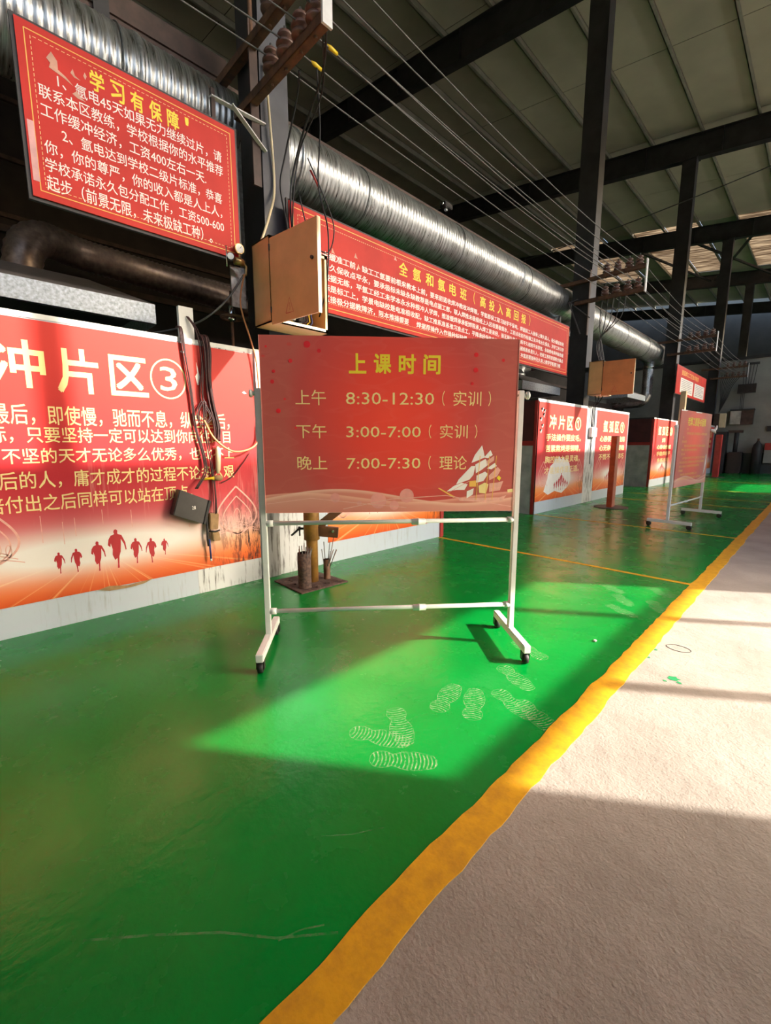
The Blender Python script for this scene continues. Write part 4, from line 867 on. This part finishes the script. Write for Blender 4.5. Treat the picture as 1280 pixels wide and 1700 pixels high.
# ------------------------------------------------------------------ worn ochre post with arm, rod cans
t = thing('work_post', 'worn ochre steel post with a brown clamp arm on a square base plate', 'post', (-3.46, 2.44, 0))
c_ = V((-3.47, 2.44, 0))
bp = [(-3.75, 2.17), (-3.24, 2.15), (-3.22, 2.68), (-3.72, 2.66)]
MB().prism(bp, M4.Translation((0, 0, 0)), .012).build('base_plate', dirt, t)
MB().cyl(c_, c_ + V((0, 0, 1.0)), .056, 20).build('inner_tube', ochre, t)
MB().tube([c_ + V((0, 0, .43)), c_ + V((0, 0, .434)), c_ + V((0, 0, 1.15)), c_ + V((0, 0, 1.15))], [.070, .076, .076, .070], 20).build('sliding_sleeve', ochre, t)
e1, e2 = V((.70, .71, 0)), V((-.71, .70, 0))
MB().bar(c_ + e1 * .05 + V((0, 0, .55)), c_ + e1 * .42 + V((0, 0, .84)), .05, .075).build('clamp_arm', brown_paint, t, .004)
MB().bar(c_ + e1 * .05 + V((0, 0, .52)), c_ + e1 * .26 + V((0, 0, .50)), .06, .10).build('arm_bracket', brown_paint, t, .004)
MB().cyl(c_ + e1 * .20 + V((.05, -.03, .52)), c_ + e1 * .20 + V((-.05, .06, .52)), .012, 10).build('pin', chrome, t)
for z in (.54, .80):
    s_ = MB(); s_.cyl(c_ - e1 * .05 + V((0, 0, z)), c_ - e1 * .11 + V((0, 0, z)), .012, 8); s_.cyl(c_ - e1 * .11 + V((0, 0, z)), c_ - e1 * .13 + V((0, 0, z)), .022, 8)
    if z < .6: s_.bar(c_ - e1 * .12 + V((0, 0, z)), c_ - e1 * .20 + V((0, 0, z - .07)), .012, .02); s_.bar(c_ - e1 * .12 + V((0, 0, z)), c_ - e1 * .10 + V((0, -.02, z - .07)), .012, .02)
    s_.build('clamp_screw', black, t)
def rod_can(x, y, r, h, label, rods, mt=dirt):
    t = thing('rod_can', label, 'can', (x, y, .012), 0)
    mb = MB(); z0 = .013
    mb.tube([(x, y, z0), (x, y, z0 + h * .02), (x, y, z0 + h * .5), (x, y, z0 + h * .52), (x, y, z0 + h * .54), (x, y, z0 + h), (x, y, z0 + h), (x, y, z0 + h * .55), (x, y, z0 + h * .3)], [r * 1.06, r, r, r * 1.04, r, r * 1.0, r * .92, r * .9, r * .9], 20)
    mb.build('can_body', mt, t)
    for k in range(rods):
        a = 2.4 * k; q_ = r * .6 * math.sqrt((k + .5) / rods); L = .10 + .16 * rng.random()
        bx, by = x + q_ * math.cos(a), y + q_ * math.sin(a)
        sp_ = .5 if rods < 12 else .25
        MB().cyl((bx, by, z0 + h * .4), (bx + sp_ * .12 * math.cos(a) + .03 * sp_, by + sp_ * .12 * math.sin(a) + .05 * sp_, z0 + h + L * (.9 if rods < 12 else .25)), .004, 5).build('welding_rod', wire_grey if k % 3 else rust, t)
rod_can(-3.36, 2.27, .062, .335, 'taller rough brown can with short rod stubs, left of ochre post', 16)
rod_can(-3.43, 2.585, .034, .20, 'smaller brown can holding long welding rods behind ochre post', 9, rust)
for k, (x, y, s_) in enumerate(((-3.62, 2.28, .03), (-3.30, 2.5, .025), (-3.5, 2.25, .02), (-3.28, 2.62, .022), (-3.68, 2.5, .03), (-3.26, 2.36, .02))):
    pts = [(x + s_ * rng.uniform(.5, 1.2) * math.cos(j), y + s_ * rng.uniform(.5, 1.2) * math.sin(j)) for j in range(6)]
    MB().prism(pts, M4.Translation((0, 0, .012)), .012 + .008 * (k % 2)).build('slag_lump', dirt, bpy.data.objects['work_post'])
t = thing('work_post', 'orange-red square post on a round plate before the far banners', 'post', (-3.20, 10.1, 0))
MB().box((-3.26, 10.0, .012), (-3.15, 10.2, 1.51)).build('post_tube', orange_red, t, .008)
MB().cyl((-3.2, 10.12, 0), (-3.2, 10.12, .012), .34, 28).build('base_plate', dark_steel, t)
MB().box((-3.26, 10.0, 1.51), (-3.15, 10.2, 1.525)).build('top_cap', rust, t)
t = thing('work_post', 'small dark red post at the far end of the booths', 'post', (-3.2, 22.6, 0))
MB().box((-3.3, 22.5, 0), (-3.1, 22.75, 1.75)).build('post_tube', red_trim, t, .008); MB().cyl((-3.2, 22.6, 0), (-3.2, 22.6, .012), .34, 24).build('base_plate', dark_steel, t)
tag(MB().box((-3.70, 17.75, 0), (-3.55, 17.95, 3.12)).build('sign_pole', beige), 'pale square pole carrying the small red notice', 'pole')

# ------------------------------------------------------------------ extraction hoods and flexible ducts above the booths
def hood(y0, y1, label, z=2.42, xf=-4.4, xb=-5.6, sp=spangle):
    t = thing('extraction_hood', label, 'hood', (xf, (y0 + y1) / 2, z))
    s_ = .17
    fr = MB(); fr.box((xf - .006, y0, z), (xf, y1, z + s_)); fr.box((xb, y1 - .006, z), (xf, y1, z + s_)); fr.box((xb, y0, z), (xf, y0 + .006, z + s_)); fr.box((xb, y0, z), (xb + .006, y1, z + s_)); fr.box((xf - .03, y0, z), (xf, y1, z + .006))
    fr.build('rim', sp, t)
    ym, xm = (y0 + y1) / 2, (xf + xb) / 2; zt = z + .52
    B = [(xf, y0, z + s_), (xf, y1, z + s_), (xb, y1, z + s_), (xb, y0, z + s_)]; Tq = [(xf - .40, y0 + .42, zt - .14), (xf - .40, y1 - .42, zt - .14), (xb + .4, y1 - .42, zt - .14), (xb + .4, y0 + .42, zt - .14)]
    MB().add(B + Tq, [(0, 1, 5, 4), (1, 2, 6, 5), (2, 3, 7, 6), (3, 0, 4, 7), (4, 5, 6, 7)]).build('sloping_canopy', hood_grey, t)
    MB().tube([(xm, ym, zt - .14), (xm, ym, zt - .08)], .17, 20).build('collar', galv, t)
    return t
h1 = hood(-1.6, 1.47, 'large grey extraction hood with spangled rim above the nearest banner')
hood(8.2, 9.95, 'grey extraction hood above the second booth, half hidden', 2.44)
hood(14.6, 16.4, 'grey extraction hood above the gap before the third booth', 2.75)
def flex(label, pts, r, m_=flex_foil, rib=.045):
    P = [V(p) for p in pts]; Q = []
    for i in range(len(P) - 1):
        p0 = P[max(i - 1, 0)]; p1 = P[i]; p2 = P[i + 1]; p3 = P[min(i + 2, len(P) - 1)]; n = max(4, int((p2 - p1).length / rib) * 2)
        for k in range(n):
            t = k / n; Q.append(.5 * ((2 * p1) + (-p0 + p2) * t + (2 * p0 - 5 * p1 + 4 * p2 - p3) * t * t + (-p0 + 3 * p1 - 3 * p2 + p3) * t ** 3))
    Q.append(P[-1])
    return tag(MB().tube(Q, [r + (.010 if i % 2 else 0) for i in range(len(Q))], 20).build('flexible_duct', m_), label, 'duct')
flex('brown flexible duct bending out of the near hood, running right', [(-5.0, .62, 2.78), (-5.0, .66, 3.0), (-5.1, .80, 3.14), (-5.3, 1.10, 3.17), (-5.3, 1.6, 3.14), (-5.3, 2.2, 3.11), (-5.3, 2.9, 3.06), (-5.3, 3.6, 3.0)], .135)
flex('grey flexible duct joining the second hood to the branch pipe', [(-5.0, 9.1, 2.9), (-5.05, 9.3, 3.05), (-5.3, 9.7, 3.1), (-5.4, 10.2, 3.2), (-5.5, 10.5, 3.3)], .12, galv)
flex('small brown duct joining the farther hood to its pipe', [(-5.0, 15.5, 3.2), (-5.1, 15.8, 3.35), (-5.5, 16.8, 3.3), (-5.8, 17.8, 2.95)], .13)
t = thing('valve_stem', 'valve with a round handwheel hanging behind the nearest booth', 'valve', (-4.2, 2.1, 2.3))
MB().cyl((-4.2, 2.09, 2.2), (-4.2, 2.09, 2.80), .014, 10).build('stem', rust, t); MB().tube([(-4.2 + .10 * math.cos(a), 2.09 + .10 * math.sin(a), 2.56) for a in [2 * PI * k / 24 for k in range(25)]], .012, 6, False).build('handwheel', rust, t)
MB().tube([(-4.2, 2.09, 2.52), (-4.2, 2.09, 2.55), (-4.2, 2.09, 2.60), (-4.2, 2.09, 2.66)], [.02, .04, .03, .035], 12).build('bonnet', chrome, t)
for k in range(3): a = 2 * PI * k / 3; MB().cyl((-4.2, 2.09, 2.56), (-4.2 + .1 * math.cos(a), 2.09 + .1 * math.sin(a), 2.56), .006, 6).build('spoke', rust, t)
tag(MB().box((-4.0, 1.50, 2.24), (-3.96, 1.62, 2.50)).build('bracket_stub', white_paint), 'short white bracket stub above the nearest banner, cables looped over', 'bracket')
tag(MB().box((-3.99, 1.99, 2.60), (-3.975, 2.13, 2.95)).build('mounting_sheet', galv), 'small galvanised sheet behind the gas regulator', 'sheet')
tag(MB().box((-4.65, 2.44, 2.9), (-4.60, 2.52, 4.35)).build('duct_strip', galv), 'bright ribbed metal strip showing right of the upper notice', 'strip')

# gas regulator with gauges
t = thing('gas_regulator', 'gas regulator with two round gauges under the upper notice corner', 'regulator', (-3.86, 2.02, 2.9))
MB().tube([(-3.86, 1.97, 2.95), (-3.86, 1.975, 2.95), (-3.86, 2.05, 2.95), (-3.86, 2.06, 2.95)], [.022, .032, .032, .02], 14).build('body', brass, t)
MB().cyl((-3.86, 2.02, 2.98), (-3.86, 2.02, 3.02), .010, 8).build('neck', brass, t)
g = MB().cyl((-3.875, 2.02, 3.055), (-3.845, 2.02, 3.055), .042, 20).build('gauge', brass, t); MB().cyl((-3.845, 2.02, 3.055), (-3.842, 2.02, 3.055), .036, 20).build('dial', white_paint, g); MB().bar((-3.841, 2.02, 3.055), (-3.841, 2.035, 3.075), .002, .003).build('needle', black, g)
g = MB().cyl((-3.86, 1.935, 2.965), (-3.835, 1.925, 2.965), .032, 18).build('gauge', black_plastic, t); MB().cyl((-3.835, 1.925, 2.965), (-3.832, 1.924, 2.965), .027, 18).build('dial', white_paint, g)
MB().tube([(-3.86, 2.06, 2.95), (-3.86, 2.08, 2.92), (-3.86, 2.075, 2.86), (-3.87, 2.05, 2.84)], .012, 8).build('outlet', brass, t)
MB().cyl((-3.86, 1.90, 2.88), (-3.86, 1.90, 3.05), .006, 6).build('flow_tube', chrome, t)
cable([(-3.87, 2.05, 2.84), (-3.88, 1.9, 2.62), (-3.95, 1.75, 2.46), (-4.1, 1.62, 2.38), (-4.3, 1.35, 2.30)], .009, wire_grey, 'grey hose from the regulator sagging left past the hood')
cable([(-3.86, 2.06, 2.86), (-3.88, 2.02, 2.6), (-3.87, 2.10, 2.3), (-3.865, 2.145, 2.1), (-3.875, 2.165, 1.75), (-3.875, 2.165, 1.5)], .008, cable_orange, 'pale hose dropping from the regulator down the white post')
cable([(-3.87, 1.62, 1.56), (-3.86, 1.70, 1.40), (-3.84, 1.85, 1.29), (-3.85, 2.03, 1.31), (-3.87, 2.14, 1.40), (-3.87, 2.16, 1.55)], .010, cable_orange, 'orange hose looping from the cable bundle to the white post')
cable([(-3.90, 2.05, 1.27), (-3.90, 1.98, 1.18), (-3.90, 1.86, 1.05), (-3.89, 1.75, 1.0)], .004, cable_maroon, 'thin dark cord under the orange hose')

# hanging bundles over the nearest banner
def bundle(label, base, n, r, m_, spread=.018):
    t = thing('cable_bundle', label, 'cable', base[0], 0)
    for k in range(n):
        ox, oy = rng.uniform(0, spread), rng.uniform(-spread, spread); P = []
        for i, p in enumerate(base): P.append((min(p[0] + ox, -3.8), p[1] + oy * (1 if i else .6) + .006 * math.sin(i * 1.7 + k), p[2]))
        Q = []
        V_ = [V(p) for p in P]
        for i in range(len(V_) - 1):
            p0 = V_[max(i - 1, 0)]; p1 = V_[i]; p2 = V_[i + 1]; p3 = V_[min(i + 2, len(V_) - 1)]
            for q_ in range(5):
                u = q_ / 5; Q.append(.5 * ((2 * p1) + (-p0 + p2) * u + (2 * p0 - 5 * p1 + 4 * p2 - p3) * u * u + (-p0 + 3 * p1 - 3 * p2 + p3) * u ** 3))
        MB().tube(Q + [V_[-1]], r, 6).build('strand', m_ if not isinstance(m_, list) else m_[k % len(m_)], t)
    return t
bundle('thick dark cable bundle hanging over the right side of nearest banner', [(-3.99, 1.66, 2.26), (-3.90, 1.67, 2.27), (-3.885, 1.69, 2.15), (-3.885, 1.68, 1.9), (-3.885, 1.70, 1.68), (-3.885, 1.735, 1.5), (-3.885, 1.73, 1.38)], 9, .009, cable_maroon, .028)
bundle('two red cables hanging from the stub down to the black box', [(-3.96, 1.47, 2.32), (-3.90, 1.48, 2.30), (-3.89, 1.50, 2.1), (-3.89, 1.53, 1.8), (-3.89, 1.545, 1.5), (-3.88, 1.60, 1.25), (-3.86, 1.60, 1.10), (-3.84, 1.50, .97)], 3, .006, cable_maroon, .010)
bundle('tangled thin red leads knotted beside the circled number', [(-3.95, 1.56, 2.42), (-3.90, 1.62, 2.28), (-3.89, 1.64, 2.0), (-3.89, 1.62, 1.75), (-3.88, 1.68, 1.60), (-3.88, 1.60, 1.52), (-3.88, 1.57, 1.62), (-3.88, 1.63, 1.72), (-3.88, 1.62, 1.5), (-3.885, 1.66, 1.2), (-3.885, 1.68, .95), (-3.86, 1.66, .72)], 4, .0045, cable_maroon, .016)
t = thing('torch_holder', 'pale welding torch handle with a yellow cap hanging on the banner', 'torch', (-3.88, 1.70, 1.1))
MB().tube([(-3.88, 1.735, 1.62), (-3.88, 1.735, 1.38)], .010, 8).build('sleeve', cable_orange, t)
MB().tube([(-3.88, 1.735, 1.34), (-3.88, 1.735, 1.30), (-3.88, 1.725, 1.13), (-3.88, 1.72, 1.09)], [.014, .024, .022, .010], 12).build('handle', beige, t)
MB().tube([(-3.88, 1.56, 1.045), (-3.88, 1.66, 1.05), (-3.88, 1.68, 1.05)], [.010, .012, .02], 10).build('cap', yellow_tape, t); MB().tube([(-3.88, 1.68, 1.05), (-3.88, 1.74, 1.05), (-3.88, 1.76, 1.05)], [.022, .028, .014], 10).build('knob', carton, t)
t = thing('power_adapter', 'black flat box hanging tilted on cables over the nearest banner', 'box', (-3.86, 1.44, .8))
def quad_box(t, name, c4, x0, x1, m_, bev=.006): # four (y,z) corners, thick from x0 to x1
    return MB().add([(x, y, z) for x in (x0, x1) for y, z in c4], [(3, 2, 1, 0), (4, 5, 6, 7), (0, 1, 5, 4), (1, 2, 6, 5), (2, 3, 7, 6), (3, 0, 4, 7)]).build(name, m_, t, bev)
quad_box(t, 'case', [(1.285, .765), (1.54, .655), (1.60, .86), (1.355, .975)], -3.90, -3.81, black_plastic)
text('label_mark', '28', white_ink, t, wall_frame(-3.8094), 1.445, 1.475, .795, .825, .01)
quad_box(t, 'end_flange', [(1.53, .66), (1.55, .652), (1.612, .855), (1.59, .865)], -3.90, -3.80, black, .003)
t = thing('paper_packet', 'brown paper packet tied on the leads beside the black box', 'packet', (-3.87, 1.64, .6))
quad_box(t, 'upper_wrap', [(1.605, .59), (1.68, .585), (1.695, .73), (1.61, .74)], -3.89, -3.845, carton); quad_box(t, 'lower_wrap', [(1.63, .48), (1.70, .475), (1.69, .56), (1.62, .57)], -3.89, -3.85, carton)
MB().tube([(-3.868, 1.60, .575), (-3.84, 1.65, .57), (-3.868, 1.70, .572)], .008, 6).build('tie', black, t)
MB().tube([(-3.868, 1.59, .72), (-3.868, 1.585, .5), (-3.868, 1.59, .44)], .010, 8).build('dark_lead', black, t); MB().tube([(-3.868, 1.60, .50), (-3.868, 1.605, .32)], .009, 8).build('blue_lead', cable_blue, t); MB().tube([(-3.868, 1.605, .32), (-3.868, 1.606, .30)], .010, 8).build('plug_tip', white_paint, t)

# ------------------------------------------------------------------ things against the far wall
t = thing('gas_cylinder', 'dark gas cylinder standing against the far white wall', 'gas cylinder', (-2.3, 26.6, 0))
MB().tube([(-2.3, 26.6, 0), (-2.3, 26.6, 1.15), (-2.3, 26.6, 1.35), (-2.3, 26.6, 1.45), (-2.3, 26.6, 1.52)], [.19, .19, .15, .07, .05], 20).build('tank', dark_steel, t); MB().cyl((-2.3, 26.6, 1.5), (-2.3, 26.6, 1.62), .04, 10).build('valve', rust, t)
t = thing('fire_point', 'white and red cabinet at the right end of far wall', 'cabinet', (-1.95, 26.8, .5))
MB().box((-2.06, 26.7, .5), (-1.6, 26.9, 1.1)).build('white_panel', far_white, t, .01); MB().box((-2.06, 26.69, 1.1), (-1.6, 26.9, 1.42)).build('red_panel', red_trim, t, .01)
tag(MB().box((-2.08, 26.9, 1.95), (-1.7, 26.98, 2.2)).build('small_sign', dark_steel), 'small black plate above the white and red cabinet', 'sign')
t = thing('wall_cabinet', 'pale electrical cabinet with open dark side on far wall', 'cabinet', (-3.0, 26.7, 2.3))
MB().box((-3.45, 26.6, 2.30), (-3.05, 26.95, 2.92)).build('door_panel', side_grey, t, .01); MB().box((-3.05, 26.65, 2.28), (-2.6, 26.95, 2.97)).build('body', brown_steel, t, .01); MB().box((-3.47, 26.58, 2.93), (-2.58, 26.97, 2.99)).build('lid', dark_steel, t)
t = thing('wall_cabinet', 'narrow beige cabinet near the fourth column on far wall', 'cabinet', (-3.85, 26.7, 2.3))
MB().box((-4.0, 26.10, 2.15), (-3.78, 26.4, 2.80)).build('side', brown_steel, t); MB().box((-3.78, 26.10, 2.15), (-3.55, 26.4, 2.80)).build('front', beige, t, .01)
t = thing('cable_hanger', 'dark cable tray hung by rods high on the far wall', 'tray', (-2.9, 26.8, 4.2))
MB().box((-3.2, 26.6, 4.98), (-2.6, 26.7, 5.08)).build('top_bar', dark_steel, t); MB().box((-3.28, 26.55, 3.72), (-2.62, 26.7, 4.12)).build('tray', black_plastic, t)
for k in range(5): MB().cyl((-3.15 + .12 * k, 26.65, 5.0), (-3.1 + .09 * k, 26.62, 4.1), .012, 5).build('rod', dark_steel, t)
for k in range(3): MB().cyl((-3.15 + .06 * k, 26.7, 3.75), (-3.14 + .05 * k, 26.8, 2.95), .012, 5).build('drop_cable', dark_steel, t)
t = thing('machine_stand', 'dark machine cluster on the floor by the far wall', 'machine', (-3.2, 26.4, 0))
MB().box((-3.9, 26.2, 0), (-3.45, 26.85, 1.95)).build('frame_cabinet', dark_steel, t, .01); MB().box((-3.35, 26.3, 0), (-2.8, 26.85, 1.0)).build('motor_housing', black_plastic, t, .04); MB().cyl((-3.1, 26.5, 1.0), (-3.1, 26.5, 1.9), .09, 14).build('drive_column', dark_steel, t)
MB().box((-3.45, 26.6, 1.9), (-2.9, 26.8, 2.02)).build('top_shelf', brown_steel, t)
for k in range(9):
    cable([(-3.9 + .1 * k, 26.35, 4.6), (-3.92 + .06 * k, 26.3, 4.1), (-3.85 + .03 * k, 26.3, 3.5), (-3.86, 26.3, 2.85)], .014, cable_black, 'dark cable fanning down to the far beige cabinet, ' + ['leftmost', 'second', 'third', 'fourth', 'middle', 'sixth', 'seventh', 'eighth', 'rightmost'][k] + ' from left', 5, 'cables below the farthest rack')
